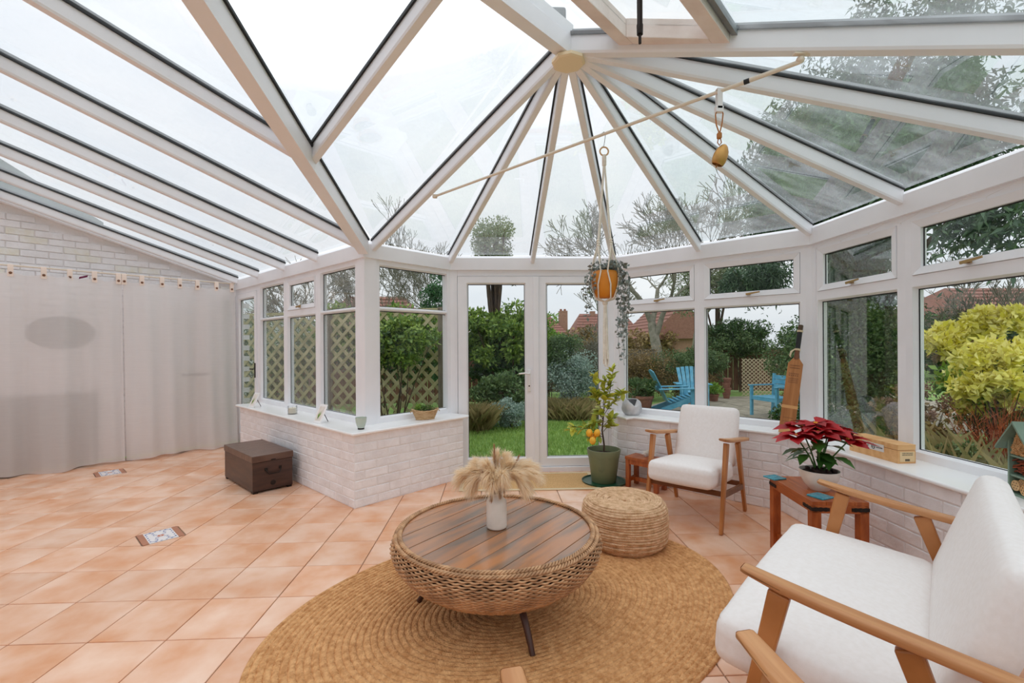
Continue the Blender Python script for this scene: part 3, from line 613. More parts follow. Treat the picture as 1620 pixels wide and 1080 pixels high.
# ================================================================ FURNITURE
def chair(w, label, cat, loc, rz, group=None, name='armchair'):
    """w = half distance between the arm centres; local +y faces forward"""
    t = thing(name, label, cat, (loc[0], loc[1], loc[2]), rz, group); hw = w - .035
    # seat cushion: rounded, domed, sloping gently to the back
    D, H = .265, .075
    def seatwarp(p):
        u, v = p.x / hw, p.y / D; dome = max(0, 1 - u * u) * max(0, 1 - v * v)
        return (p.x * (1 + .010 * (1 - v * v)), p.y + .012 * (1 - u * u) * (1 if p.y > 0 else 0), p.z + (.020 * dome if p.z > 0 else -.004 * dome))
    s = MB().rbox(hw, D, H, .045, (0, 0, 0), 8, seatwarp); so = part('seat', s, 'fabric', t, 60, (0, .105, .362), (math.radians(4.5), 0, 0))
    def loop(hx, hy, r, z):
        pts = []
        for cx_, cy_, a0 in ((hx - r, hy - r, 0), (-hx + r, hy - r, 90), (-hx + r, -hy + r, 180), (hx - r, -hy + r, 270)):
            for k in range(5): a = math.radians(a0 + 22.5 * k); pts.append((cx_ + r * math.cos(a), cy_ + r * math.sin(a), z))
        return pts
    part('piping', MB().tube(loop(hw - .010, D - .006, .045, H - .019), .0028, 6, closed=True), 'piping', so, 60)
    bh = .235
    def backwarp(p):
        u, v = p.x / (hw - .0), p.z / bh; return (p.x * (1 - .03 * (v > 0) * v), p.y + (.016 * max(0, 1 - u * u) * max(0, 1 - v * v) if p.y > 0 else 0), p.z)
    bk = MB().rbox(hw, .050, bh, .042, (0, 0, 0), 8, backwarp); part('backrest', bk, 'fabric', t, 60, (0, -.262, .585), (math.radians(19), 0, 0))
    for sx in (-1, 1):
        x = sx * w
        def armwarp(p): 
            u = p.y / .31; return (p.x * (1 - .18 * max(0, u) ** 3 - .1 * max(0, -u) ** 3), p.y, p.z + (.010 * max(0, u) ** 2) - (.010 if p.z < 0 and u > .8 else 0) * (u - .8) * -5)
        part('armrest', MB().rbox(.030, .31, .0135, .010, (0, 0, 0), 6, armwarp), 'ash_arm', t, 50, (x, -.040, .6057), (math.radians(7), 0, 0))
        part('leg', MB().bar((x, .30, 0), (x, .165, .615), .024, .034, .030, .058, side=(1, 0, 0)), 'ash', t, bevel=.006)
        part('leg', MB().bar((x, -.31, 0), (x, -.115, .578), .024, .034, .030, .058, side=(1, 0, 0)), 'ash', t, bevel=.006)
        part('side_rail', MB().bar((x, .245, .262), (x, -.245, .215), .024, .040, side=(1, 0, 0)), 'walnut', t, bevel=.004)
    part('front_rail', MB().bar((-w, .225, .262), (w, .225, .262), .022, .036, side=(0, 1, 0)), 'walnut', t, bevel=.004)
    part('back_rail', MB().bar((-w, -.225, .235), (w, -.225, .235), .022, .036, side=(0, 1, 0)), 'walnut', t, bevel=.004)
    return t
chair(.275, 'cream armchair with honey wood arms standing by the window sill, behind the woven pouffe', 'armchair', (1.58, 3.57, 0), math.radians(136.8))
f45 = (-S, S); F0 = (1.097, 1.854)
so_ = (F0[0] - f45[0] * .36, F0[1] - f45[1] * .36, 0)
chair(.590, 'wide cream two-seater sofa with honey wood arms in the right foreground', 'sofa', so_, PI / 4, name='sofa')
f10 = math.radians(10); fx, fy = -math.sin(f10), math.cos(f10)
chair(.277, 'nearest armchair, only its two wooden arm tips show at the bottom edge', 'armchair', (.305 - fx * .27, 1.015 - fy * .27, 0), f10)
# ---- wicker coffee table
TCx, TCy = .013, 2.345
ct = thing('coffee_table', 'round wicker bowl coffee table topped with reclaimed wood planks', 'table', (TCx, TCy, .012))
pr = [(.02, .150), (.20, .152), (.30, .158), (.395, .188), (.462, .24), (.505, .30), (.518, .345), (.508, .378), (.49, .392)]
part('bowl', MB().lathe([(r - .012, z) for r, z in pr], 64), 'wicker_dark', ct, 60)
wv = MB(); NS = 132; m = 3
pts_prof = []
import bisect
P_ = np.array(pr[1:]); dd = np.r_[0, np.cumsum(np.hypot(*np.diff(P_, axis=0).T))]
rows = 46
for k in range(rows):
    s_ = dd[-1] * (k + .3) / rows; r = np.interp(s_, dd, P_[:, 0]); z = np.interp(s_, dd, P_[:, 1])
    ring_ = []
    for i in range(NS * m):
        a = 2 * PI * i / (NS * m); ww_ = math.cos(a * NS / 2 + PI * k) * .0040; ring_.append(((r + ww_) * math.cos(a), (r + ww_) * math.sin(a), z + .0012 * math.sin(a * NS / 2)))
    wv.tube(ring_, .0046, 5, closed=True)
part('wicker_weave', wv, 'wicker', ct, 80, stuff=True)
br = MB()
for ph in range(3):
    for rr, zz, ra in ((.478, .402, .0085),(.497, .392, .0085)):
        ring_ = [((rr + .008 * math.cos(a * 60 + ph * 2.1)) * math.cos(a), (rr + .008 * math.cos(a * 60 + ph * 2.1)) * math.sin(a), zz + .0055 * math.sin(a * 60 + ph * 2.1)) for a in np.linspace(0, 2 * PI, 480, endpoint=False)]
        br.tube(ring_, .0052, 5, closed=True)
part('rim_braid', br, 'wicker', ct, 80, stuff=True)
ang = math.radians(51); ca, sa = math.cos(ang), math.sin(ang); R0 = .468
pw = .117; x = -R0
widths = []
offs = [-R0, -.405, -.285, -.165, -.055, .065, .175, .30, .40, R0]
for a, b in zip(offs[:-1], offs[1:]):
    a2, b2 = a + .0016, b - .0016; poly = []
    for t_ in np.linspace(0, 1, 9): y = a2 + (b2 - a2) * t_; poly.append((math.sqrt(max(0, R0 * R0 - y * y)), y))
    poly = poly + [(-px, py) for px, py in poly[::-1]]
    mbp = MB().prism(poly, 0, .022); o = part('plank', mbp, 'plank', ct, loc=(0, 0, .374 + random.uniform(0, .0012)), rot=(0, 0, ang)); bev(o, .0015, 1)
for a0 in (-69, 51, 171):
    a = math.radians(a0); pts_ = [((.21 + .20 * t_ ** 1.2) * math.cos(a), (.21 + .20 * t_ ** 1.2) * math.sin(a), .175 + .05 * t_ * (1 - t_) - .175 * t_ ** 1.9) for t_ in np.linspace(0, 1, 12)]
    part('leg', MB().tube(pts_, [.016] * 8 + [.015, .0145, .0135, .012], 10), 'darkleg', ct, 60)
# ---- vase and pampas
vz = .409
vs = thing('vase', 'white stoneware bottle vase in the middle of the wicker table', 'vase', (.012, 2.345, vz))
part('body', MB().lathe([(0, 0), (.043, 0), (.049, .004), (.051, .012), (.051, .128), (.048, .138), (.036, .150), (.0325, .156), (.032, .170), (.036, .178), (.033, .180), (.028, .170), (.028, .10)], 40), 'ceramic', vs, 50)
def plume(name, base, tip, mat, fluff, length, droop, nh, parent, seed, w=.0011):
    rs = random.Random(seed); mb = MB(); st = MB(); base, tip = Vector(base), Vector(tip)
    spine = []
    for i in range(15):
        t_ = i / 14; p = base.lerp(tip, t_); p.z += math.sin(PI * t_) * droop * .9; spine.append(p)
    st.tube(spine[:8], .0016, 5)
    for i in range(nh):
        t_ = .32 + .68 * rs.random(); k = t_ * 14; i0 = min(13, int(k)); p = spine[i0].lerp(spine[i0 + 1], k - i0); ax = (spine[i0 + 1] - spine[i0]).normalized()
        rd = Vector((rs.gauss(0, 1), rs.gauss(0, 1), rs.gauss(0, 1))); rd -= ax * rd.dot(ax); rd.normalize()
        prof_ = math.sin(PI * min(1, (t_ - .25) / .8)) ** .6; ln = length * (.5 + .6 * rs.random()) * (.5 + .5 * prof_)
        d = (ax * (1.1 + rs.random() * .5) + rd * fluff * (.5 + rs.random())).normalized()
        q1 = p + d * ln * .5; q2 = p + d * ln; q2.z -= ln * .18 * (1 + rs.random()); sd = d.cross(rd).normalized() * w
        mb.add([p + sd, p - sd, q1 - sd, q1 + sd, q2], [(0, 1, 2, 3), (3, 2, 4)])
    o = part(name, mb, mat, parent); part('stem', st, 'straw', o); return o
pg = thing('pampas_bunch', 'bunch of fluffy beige pampas grass standing in the white vase', 'dried flowers', (.012, 2.345, vz + .16))
specs = [((-.17, -.02, .12), .05, 'pampas', .9), ((-.13, -.05, .06), .10, 'pampas', 1.), ((-.19, .03, .075), .09, 'pampas', 1.), ((-.09, .02, .16), .05, 'pampas', .9), ((.0, .02, .20), .03, 'pampas', .7),
         ((.06, -.02, .17), .04, 'pampas', .9), ((.15, .02, .15), .05, 'pampas', .95), ((.20, -.03, .10), .08, 'pampas', 1.), ((.14, -.07, .05), .10, 'pampas', 1.), ((.19, .05, .13), .06, 'pampas', 1.), ((.03, -.09, .11), .07, 'pampas', .9), ((-.04, -.08, .12), .07, 'pampas', .9),
         ((-.10, .07, .10), .08, 'pampas', 1.), ((.10, .08, .12), .07, 'pampas', 1.), ((-.12, .04, .03), .10, 'pampas', 1.), ((.16, -.01, .04), .11, 'pampas', 1.), ((-.05, -.05, .17), .03, 'pampas', 1.), ((.05, .03, .19), .03, 'pampas', 1.), ((-.02, -.10, .09), .05, 'pampas', 1.), ((.10, -.06, .12), .05, 'pampas', 1.), ((-.11, -.01, .14), .04, 'pampas', 1.)]
for i, (tp, dr, mt, fl) in enumerate(specs): plume('pampas_plume', (random.uniform(-.012, .012), random.uniform(-.012, .012), -.02), tp, mt, fl * .85, .095, dr, 760, pg, i, .0010)
for i, tp in enumerate([(-.065, -.06, .135), (-.01, .0, .245), (.012, -.05, .03), (.11, .0, .19), (-.02, -.065, .02), (.03, -.06, .05), (.0, -.04, .06)]):
    plume('seed_head', (0, 0, -.02), tp, 'pampas_dark', .28, .045, .0 if i in (0, 1, 3) else .03, 420, pg, 50 + i, .0012)
# ---- pouffe
pf = thing('pouffe', 'round woven jute pouffe standing on the rug edge behind the coffee table', 'pouffe', (.875, 3.085, .012))
def ropes(prof_fn, n, rr, NS=96, sq=1.0):
    mb = MB()
    for k in range(n):
        r, z = prof_fn((k + .5) / n); ph = random.random() * 6
        mb.tube([((r + .0022 * math.sin(5 * a + ph)) * math.cos(a), (r + .0022 * math.sin(5 * a + ph)) * math.sin(a), z + .002 * math.sin(3 * a + ph)) for a in np.linspace(0, 2 * PI, NS, endpoint=False)], rr, 6, closed=True)
    return mb
prp = np.array([(.245, .005), (.268, .04), (.277, .10), (.275, .16), (.272, .215), (.262, .255), (.235, .280), (.20, .287), (.155, .272), (.10, .262), (.02, .262)]); dp = np.r_[0, np.cumsum(np.hypot(*np.diff(prp, axis=0).T))]
pfun = lambda t_: (float(np.interp(t_ * dp[-1], dp, prp[:, 0])), float(np.interp(t_ * dp[-1], dp, prp[:, 1])))
part('core', MB().lathe([(0, .003)] + [(max(0, r - .006), z - (.004 if z > .2 else 0)) for r, z in prp] + [(0, .258)], 64), 'jute', pf, 60)
part('rope_coils', ropes(pfun, 34, .0105), 'jute', pf, 80, stuff=True)
# ---- rug
rug = thing('rug', 'large oval braided golden jute rug under the coffee table', 'rug', (.133, 2.392, 0), math.radians(29.86))
A0, B0 = 1.263, .879; core = A0 - B0; NR = 40
rm = MB(); V = []; NSg = 144; prof = []
for k in range(NR):
    r0, r1 = B0 * k / NR, B0 * (k + 1) / NR; prof += [(r0 + .002, .0055), (r0 + (r1 - r0) * .25, .0115), (r0 + (r1 - r0) * .75, .0115)]
prof += [(B0 - .001, .006), (B0, .0)]
for r, z in prof:
    e = (r / B0) ** .8
    for i in range(NSg):
        a = 2 * PI * i / NSg; V.append(((core * e + r) * math.cos(a) if True else 0, r * math.sin(a), z))
Fc = []
for i in range(len(prof) - 1):
    for k in range(NSg): Fc.append((i * NSg + k, i * NSg + (k + 1) % NSg, (i + 1) * NSg + (k + 1) % NSg, (i + 1) * NSg + k))
rm.add(V, Fc); rm.f = [f[::-1] for f in rm.f]
ro = part('braided_coil', rm, 'jute_rug', rug, 80)
# ---- door mat
mt = thing('door_mat', 'sisal door mat with a pale binding in front of the glazed doors', 'mat', (.335, 4.50, 0), math.radians(-.5))
part('weave', MB().box(-.62, .62, -.245, .245, .001, .009), 'mat', mt)
mb = MB()
for (a, b, c, d) in ((-.655, -.62, -.28, .28), (.62, .655, -.28, .28), (-.62, .62, -.28, -.245), (-.62, .62, .245, .28)): mb.box(a, b, c, d, .001, .010)
part('binding', mb, 'mat_edge', mt, bevel=.002)
# ---- chest
cx0, cy0 = -2.164 + .18 * S - .40 * S, 4.244 + .18 * S + .40 * S
ch = thing('wooden_chest', 'dark brown wooden chest with iron drop handle by the left dwarf wall', 'chest', (cx0, cy0, 0), PI / 4)
part('body', MB().rbox(.175, .395, .130, .004, (0, 0, .148), 1), 'chest', ch)
part('lid', MB().rbox(.181, .401, .030, .005, (0, 0, .310), 1), 'chest_lid', ch)
for sx in (-1, 1):
    for sy in (-1, 1): part('foot', MB().box(sx * .15 - .02, sx * .15 + .02, sy * .37 - .02, sy * .37 + .02, 0, .02), 'iron', ch)
for sy in (-1, 1):
    hb = MB(); y = sy * .398
    hb.tube([(-.062, y, .205), (-.06, y + sy * .02, .19), (-.045, y + sy * .024, .165), (.045, y + sy * .024, .165), (.06, y + sy * .02, .19), (.062, y, .205)], .005, 8)
    h = part('handle', hb, 'iron', ch, 60)
    for sx in (-1, 1): part('handle_plate', MB().rbox(.014, .003, .014, .003, (sx * .062, y, .206), 1), 'iron', h)
part('lock_plate', MB().lathe([(0, .004), (.022, .004), (.024, 0)], 12), 'iron', ch, loc=(0, -.3955, .075), rot=(PI / 2, 0, 0))
part('hasp', MB().box(.181, .190, -.02, .02, .24, .31), 'iron', ch); part('corner_nail', MB().box(-.02, .02, -.405, -.400, .285, .295), 'iron', ch)
# ---- side table with iron straps
stb = thing('side_table', 'reddish wooden side table with black iron corner straps under the right window', 'side table', (1.915, 2.695, 0), math.radians(-7))
hx, hy, hz = .148, .247, .465
for i in range(4): part('top_board', MB().rbox(.0365, hy, .011, .002, (-.111 + i * .074, 0, hz - .011), 1), 'redwood', stb)
part('apron', MB().box(-hx, hx, -hy, -hy + .022, hz - .065, hz - .022).box(-hx, hx, hy - .022, hy, hz - .065, hz - .022).box(-hx, -hx + .022, -hy, hy, hz - .065, hz - .022).box(hx - .022, hx, -hy, hy, hz - .065, hz - .022), 'redwood', stb, bevel=.002)
for sx in (-1, 1):
    for sy in (-1, 1):
        part('leg', MB().box(sx * (hx - .024) - .024, sx * (hx - .024) + .024, sy * (hy - .024) - .024, sy * (hy - .024) + .024, 0, hz - .03), 'redwood', stb, bevel=.003)
        mb = MB()
        for k in range(7):   # forged, slightly lumpy strap around the corner
            u = .006 + k * .013; mb.rbox(.0075, .002, .0095 + .002 * (k % 2), .002, (sx * (hx - u), sy * (hy + .001), hz - .043), 1); mb.rbox(.002, .0075, .0095 + .002 * (k % 2), .002, (sx * (hx + .001), sy * (hy - u), hz - .043), 1)
        part('iron_strap', mb, 'iron', stb)
part('stretcher', MB().box(-hx + .02, -hx + .045, -hy + .04, hy - .04, .07, .11).box(hx - .045, hx - .02, -hy + .04, hy - .04, .07, .11), 'redwood', stb, bevel=.002)
# ---- low stool
sto = thing('low_stool', 'small reddish wooden stool between the lemon pot and the armchair', 'stool', (1.405, 4.235, 0), math.radians(-48))
part('top', MB().rbox(.165, .095, .014, .003, (0, 0, .271), 1), 'redwood', sto)
part('apron', MB().box(-.15, .15, -.085, -.07, .215, .257).box(-.15, .15, .07, .085, .215, .257).box(-.155, -.14, -.08, .08, .215, .257).box(.14, .155, -.08, .08, .215, .257), 'redwood', sto)
for sx in (-1, 1):
    for sy in (-1, 1): part('leg', MB().box(sx * .142 - .019, sx * .142 + .019, sy * .072 - .019, sy * .072 + .019, 0, .257), 'redwood', sto, bevel=.002)
part('stretcher', MB().box(-.13, .13, -.015, .015, .05, .085).box(-.155, -.13, -.06, .06, .05, .085).box(.13, .155, -.06, .06, .05, .085), 'redwood', sto)
dm = MB(); rs = random.Random(3)
for i in range(260):
    a, e = rs.uniform(0, 2 * PI), rs.uniform(-.1, 1.5); d = Vector((math.cos(a) * math.cos(e), math.sin(a) * math.cos(e), math.sin(e) * .8)); p = d * .02; q = d * (.055 + rs.random() * .015) + Vector((rs.gauss(0, .008), rs.gauss(0, .008), 0)); dm.tube([p, p.lerp(q, .6) + Vector((rs.gauss(0, .004), rs.gauss(0, .004), .003)), q], [.0016, .0013, .0006], 3, cap=False)
dm.v = [(x + 1.44, y + 4.25, z + .300) for x, y, z in dm.v]; single('dried_moss_ball', dm, MT['curtain'] if 0 else 'ceramic', 'white dried coral-like tuft lying on the small stool', 'dried plant')
# ================================================================ PLANTS INSIDE
def leafmesh(name, L_, Wd, mat, fold=.18, bend=.25, pts=((0, 0), (.2, .7), (.45, 1), (.75, .65), (1, 0))):
    """pointed leaf along +y from the stalk, folded at the midrib and bent down"""
    mb = MB(); c = []; l = []; r = []
    for t_, w_ in pts:
        y = t_ * L_; z = -bend * L_ * t_ * t_ + .1 * L_ * t_; c.append((0, y, z)); l.append((-w_ * Wd / 2, y, z + fold * w_ * Wd / 2)); r.append((w_ * Wd / 2, y, z + fold * w_ * Wd / 2))
    n = len(pts); V = c + l + r; F = []
    for i in range(n - 1): F += [(i, i + 1, n + i + 1, n + i), (i, 2 * n + i, 2 * n + i + 1, i + 1)]
    mb.add(V, [tuple(dict.fromkeys(f)) for f in F]); return mb.mesh(name, mat, 60)
def orient(o, d, roll=0):
    q = Vector(d).normalized().to_track_quat('Y', 'Z'); o.rotation_euler = (q.to_matrix().to_4x4() @ Matrix.Rotation(roll, 4, 'Y')).to_euler(); return o
# lemon tree
lt = thing('lemon_tree', 'small potted lemon tree with yellow lemons in front of the right glazed door', 'plant', (1.06, 4.44, .24))
rs = random.Random(11); tips = []
trunk = [(0, 0, -.02), (.005, 0, .12), (-.012, .005, .26), (.0, 0, .40), (.012, 0, .52)]
part('trunk', MB().tube(trunk, [.0095, .0085, .0075, .006, .005], 8), 'bark', lt, 60)
brs = MB(); ends = []
def branch(p, q, r=.0035, n=5, sag=.02):
    p, q = Vector(p), Vector(q); pts_ = [p.lerp(q, t_) + Vector((0, 0, sag * math.sin(PI * t_))) for t_ in np.linspace(0, 1, n)]; brs.tube(pts_, [r * (1 - .5 * i / (n - 1)) for i in range(n)], 5); ends.append(pts_)
for p, q in [((0, 0, .30), (-.13, -.03, .33)), ((-.01, 0, .22), (-.27, -.03, .30)), ((-.27, -.03, .30), (-.33, -.04, .27)), ((-.01, 0, .2), (-.16, -.05, .19)), ((0, 0, .38), (-.08, -.02, .62)), ((0, 0, .45), (.06, .0, .72)), ((.06, 0, .6), (.10, -.01, .86)),
             ((-.06, -.01, .55), (-.09, -.02, .80)), ((.0, 0, .40), (.13, .0, .55)), ((.13, 0, .55), (.19, -.01, .62)), ((0, 0, .30), (.12, .0, .38)), ((0, 0, .5), (.01, -.02, .78)), ((-.05, 0, .5), (-.10, -.03, .62)), ((0, 0, .25), (.08, -.02, .30)), ((0, 0, .35), (-.06, -.04, .42)), ((0,0,.45),(.02,-.05,.60))]: branch(p, q)
part('branches', brs, 'bark', lt, 60)
lm = [leafmesh('leaf', .085, .046, 'lemonleaf', bend=.15), leafmesh('leaf', .070, .036, 'lemonleaf', bend=.3)]
for pts_ in ends:
    for k in range(18):
        t_ = rs.uniform(.25, 1); i0 = min(3, int(t_ * 4)); p = pts_[i0].lerp(pts_[i0 + 1], t_ * 4 - i0); d = (pts_[-1] - pts_[0]).normalized() * .5 + Vector((rs.gauss(0, 1), rs.gauss(0, .8), rs.gauss(.25, .6))).normalized()
        o = obj('leaf', rs.choice(lm), lt, p); orient(o, d, rs.uniform(-.6, .6)); o.scale = (rs.uniform(.8, 1.3),) * 3
lem = MB().lathe([(0, -.042), (.006, -.038), (.018, -.031), (.029, -.014), (.031, .0), (.029, .014), (.019, .030), (.007, .037), (0, .039)], 18).mesh('lemon', 'lemon', 60)
for p in [(-.085, -.10, .255), (-.13, -.11, .185), (-.155, -.08, .255), (-.115, -.06, .21)]: o = obj('lemon', lem, lt, p, (rs.uniform(-.4, .4), rs.uniform(-.4, .4), 0)); 
twg = MB()
for p in [(-.085, -.10, .29), (-.13, -.11, .22), (-.155, -.08, .29), (-.115, -.06, .245)]: twg.tube([p, (p[0] * .7, p[1] * .5, p[2] + .05), (p[0] * .3 - .01, 0, .28)], .0018, 5)
part('fruit_stalks', twg, 'bark', lt)
pot = thing('plant_pot', 'olive green plastic pot holding the lemon tree', 'pot', (1.06, 4.44, .012))
part('body', MB().lathe([(0, 0), (.112, 0), (.116, .004), (.146, .235), (.150, .237), (.153, .262), (.155, .263), (.160, .305), (.158, .312), (.150, .312), (.146, .30), (.140, .24), (.0, .24)], 48), 'pot_green', pot, 40)
part('soil', MB().lathe([(0, .262), (.06, .266), (.12, .262), (.146, .258)], 24, wob=lambda a, z: 1 + .02 * math.sin(5 * a)), 'soil', pot, 60)
em = MB(); 
em.tube([(.030 * math.cos(a), .030 * math.sin(a), 0) for a in np.linspace(0, 2 * PI, 24, endpoint=False)], .0016, 6, closed=True)
for (a, b) in (((0, -.022, 0), (0, .020, 0)), ((0, .004, 0), (-.014, .018, 0)), ((0, .004, 0), (.014, .018, 0)), ((-.016, -.01, 0), (-.006, -.018, 0)), ((.016, -.01, 0), (.006, -.018, 0))): em.tube([a, b], .0013, 5)
part('embossed_emblem', em, 'pot_green', pot, 60, loc=(-.050, -.1265, .150), rot=(math.radians(83), 0, math.radians(-21)))
sau = single('pot_saucer', MB().lathe([(0, 0), (.185, 0), (.205, .006), (.212, .022), (.207, .022), (.198, .010), (0, .0095)], 48, (1.06, 4.44, .001)), 'saucer', 'dark green round saucer under the olive pot', 'saucer', smooth=40)
# poinsettia
PX, PY, PZ = 1.925, 2.67, .466
pb = thing('plant_bowl', 'cream ceramic bowl pot of the poinsettia on the side table', 'pot', (PX, PY, PZ))
part('bowl', MB().lathe([(0, 0), (.050, 0), (.054, .006), (.080, .035), (.098, .075), (.105, .112), (.1055, .116), (.1015, .116), (.094, .078), (.0, .05)], 48), 'ceramic', pb, 50)
part('soil', MB().lathe([(0, .118), (.03, .112), (.06, .104), (.099, .096)], 20, wob=lambda a, z: 1 + .03 * math.sin(7 * a + z * 90)), 'soil', pb, 30)
sm = MB()
for i in range(26): a = rs.uniform(0, 6.28); r = rs.uniform(0, .075); sm.rbox(rs.uniform(.006, .014), rs.uniform(.006, .014), rs.uniform(.006, .012), .005, (r * math.cos(a), r * math.sin(a), .112 + rs.uniform(-.004, .012)), 1)
part('soil_clods', sm, 'soil', pb, 60, stuff=True)
po = thing('poinsettia', 'red poinsettia with green lower leaves growing in the cream bowl', 'plant', (PX, PY, PZ + .11))
stems = MB(); heads = [(-.155, -.03, .205), (-.05, -.07, .235), (.045, -.02, .245), (.10, .04, .215), (-.06, .07, .24), (.13, -.06, .185), (-.02, .0, .27)]
for h in heads: stems.tube([(h[0] * .1, h[1] * .1, -.01), (h[0] * .45, h[1] * .45, h[2] * .45), h], [.0055, .0045, .0035], 7)
part('stems', stems, 'pleaf', po, 60)
BPTS = ((0, .05), (.15, .35), (.32, .8), (.45, 1), (.55, .82), (.62, .95), (.8, .5), (1, 0))
bm_ = [leafmesh('bract', .130, .072, 'bract', .2, .22, BPTS), leafmesh('bract', .100, .055, 'bract', .25, .3, BPTS)]
gm_ = [leafmesh('leaf', .135, .068, 'pleaf', .2, .35, BPTS), leafmesh('leaf', .115, .058, 'pleaf', .2, .5, BPTS)]
for h in heads:
    n = 13; ph = rs.uniform(0, 6)
    for i in range(n):
        a = ph + i * 2 * PI / n * 1.618; up = .10 + .5 * (i / n) ** 1.5; d = (math.cos(a), math.sin(a), up * .9 - .12); o = obj('bract', bm_[i > 6], po, (h[0], h[1], h[2] - .004 + i * .0012)); orient(o, d, rs.uniform(-.3, .3)); o.scale = (rs.uniform(.95, 1.25),) * 3
    cy = MB()
    for i in range(6): a = i * 1.05; cy.lathe([(0, -.004), (.0042, 0), (.003, .006), (0, .007)], 6, (h[0] + .008 * math.cos(a), h[1] + .008 * math.sin(a), h[2] + .012))
    part('flower_buds', cy, 'lemon', po)
for i in range(22):
    h = heads[i % 7]; t_ = rs.uniform(.35, .8); a = rs.uniform(0, 6.28); base_ = (h[0] * t_ * 1.1, h[1] * t_ * 1.1, h[2] * t_); d = (math.cos(a) + h[0] * 6, math.sin(a) + h[1] * 6, -.02)
    o = obj('leaf', gm_[i % 2], po, base_); orient(o, d, rs.uniform(-.4, .4))
# coasters
for (x, y, rz, lb) in [(1.80, 2.905, .25, 'teal glazed coaster at the far left corner of the side table'), (1.832, 2.535, .35, 'teal glazed coaster at the near corner of the side table, beside the bowl')]:
    t = thing('coaster', lb, 'coaster', (x, y, .465), rz, 'teal coasters on the side table')
    part('tile', MB().rbox(.047, .047, .005, .003, (0, 0, .005), 1), 'teal', t); e = MB()
    for k in range(5):
        a = k * .9; e.tube([(.012 * k * math.cos(a + u) * .5 - .01, .012 * k * math.sin(a + u) * .5, .0102) for u in np.linspace(0, 2.4, 8)], .0012, 4)
    part('raised_swirl', e, 'teal', t, 60)
# ================================================================ ON THE SILLS
SILL = .624
wb_ = thing('wooden_wine_box', 'long pale pine bottle box lying on the right window sill', 'box', (2.405, 2.79, SILL), math.radians(1.5))
bw, bl, bh_ = .056, .178, .108
part('box_body', MB().box(-bw, bw, -bl, bl, 0, bh_ * .70), 'winebox', wb_, bevel=.0015); part('lid', MB().box(-bw, bw, -bl, bl, bh_ * .72, bh_).box(-bw - .001, bw + .001, -bl - .001, bl + .001, bh_ - .004, bh_ + .001), 'winebox', wb_, bevel=.0015)
part('end_label', MB().box(-bw * .78, bw * .85, -bl - .0014, -bl, .010, bh_ * .64), 'paper_kraft', wb_)
pr_ = MB(); 
for (z, w0, w1, n) in ((.060, -.030, .038, 14), (.050, -.030, .038, 17)):
    for k in range(n):
        a = w0 + (w1 - w0) * k / n; pr_.box(a, a + (w1 - w0) / n * (.55 if k % 4 else .3), -bl - .0020, -bl - .0012, z - .0028, z + .0022 + .001 * (k % 2))
for k in range(13): pr_.box(-.012 + k * .0022, -.012 + k * .0022 + .0011 * (1 + (k % 3 == 0)), -bl - .0020, -bl - .0012, .014, .026)
part('label_print', pr_, 'ink', wb_, stuff=True)
part('side_label', MB().box(-bw - .0014, -bw, -.085, .075, .045, .088), 'paper', wb_)
pr_ = MB(); pr_.tube([(-bw - .002, .012 * math.cos(a) - .01, .067 + .014 * math.sin(a)) for a in np.linspace(0, 2 * PI, 16, endpoint=False)], .0020, 4, closed=True); pr_.lathe([(0, -.002), (.007, -.001), (.007, .001), (0, .002)], 8, (-bw - .002, -.01, .067))
for k in range(9):
    pr_.box(-bw - .0022, -bw - .0012, -.075 + k * .005, -.0720 + k * .005, .062, .068); pr_.box(-bw - .0022, -bw - .0012, .024 + k * .005, .027 + k * .005, .062, .068)
part('side_print', pr_, 'ink', wb_, stuff=True)
# cricket bat
b0, b1 = Vector((2.29, 3.545, SILL)), Vector((2.452, 3.60, 1.475)); ax = (b1 - b0).normalized(); face = Vector((-.57, -.82, 0)); face = (face - ax * face.dot(ax)).normalized(); sd = ax.cross(face).normalized()
batt = thing('cricket_bat', 'old wooden cricket bat leaning in the window corner behind the poinsettia', 'bat', b0); batt.matrix_world = Matrix(((sd.x, face.x, ax.x, b0.x), (sd.y, face.y, ax.y, b0.y), (sd.z, face.z, ax.z, b0.z), (0, 0, 0, 1)))
bl_ = MB(); sec = []
for z, w_, d_, rd in ((.0, .040, .008, .02), (.012, .050, .014, .03), (.05, .0535, .016, .036), (.25, .053, .016, .038), (.45, .052, .014, .028), (.555, .051, .012, .018), (.575, .036, .012, .014), (.60, .020, .012, .012)):
    sec.append([(-w_, d_, z), (w_, d_, z), (w_, 0, z), (w_ * .3, -rd, z), (-w_ * .3, -rd, z), (-w_, 0, z)])
bl_.add([p for s_ in sec for p in s_], [tuple(range(6))[::-1], tuple(len(sec) * 6 - 6 + i for i in range(6))] + [(i * 6 + k, i * 6 + (k + 1) % 6, i * 6 + 6 + (k + 1) % 6, i * 6 + 6 + k) for i in range(len(sec) - 1) for k in range(6)])
bld = part('blade', bl_, 'bat', batt, bevel=.003)
part('handle', MB().tube([(0, 0, .59), (0, 0, .68)], [.019, .0165], 12), 'walnut', batt, 60); part('grip', MB().tube([(0, 0, .67), (0, 0, .81)], .0175, 12), 'rubber', batt, 60); part('handle_end', MB().tube([(0, 0, .825), (0, 0, .862), (0, 0, .868)], [.017, .0185, .014], 12), 'bark', batt, 60)
tw = MB()
for z in (.663, .668, .673, .812, .817, .822): tw.tube([(.0185 * math.cos(a), .0185 * math.sin(a), z) for a in np.linspace(0, 2 * PI, 14, endpoint=False)], .003, 5, closed=True)
tw.tube([(-.018, .01, .67), (-.04, .016, .645), (-.045, .014, .61), (-.035, .012, .60)], [.004, .008, .006, .002], 6); part('twine_binding', tw, 'twine', batt, 60)
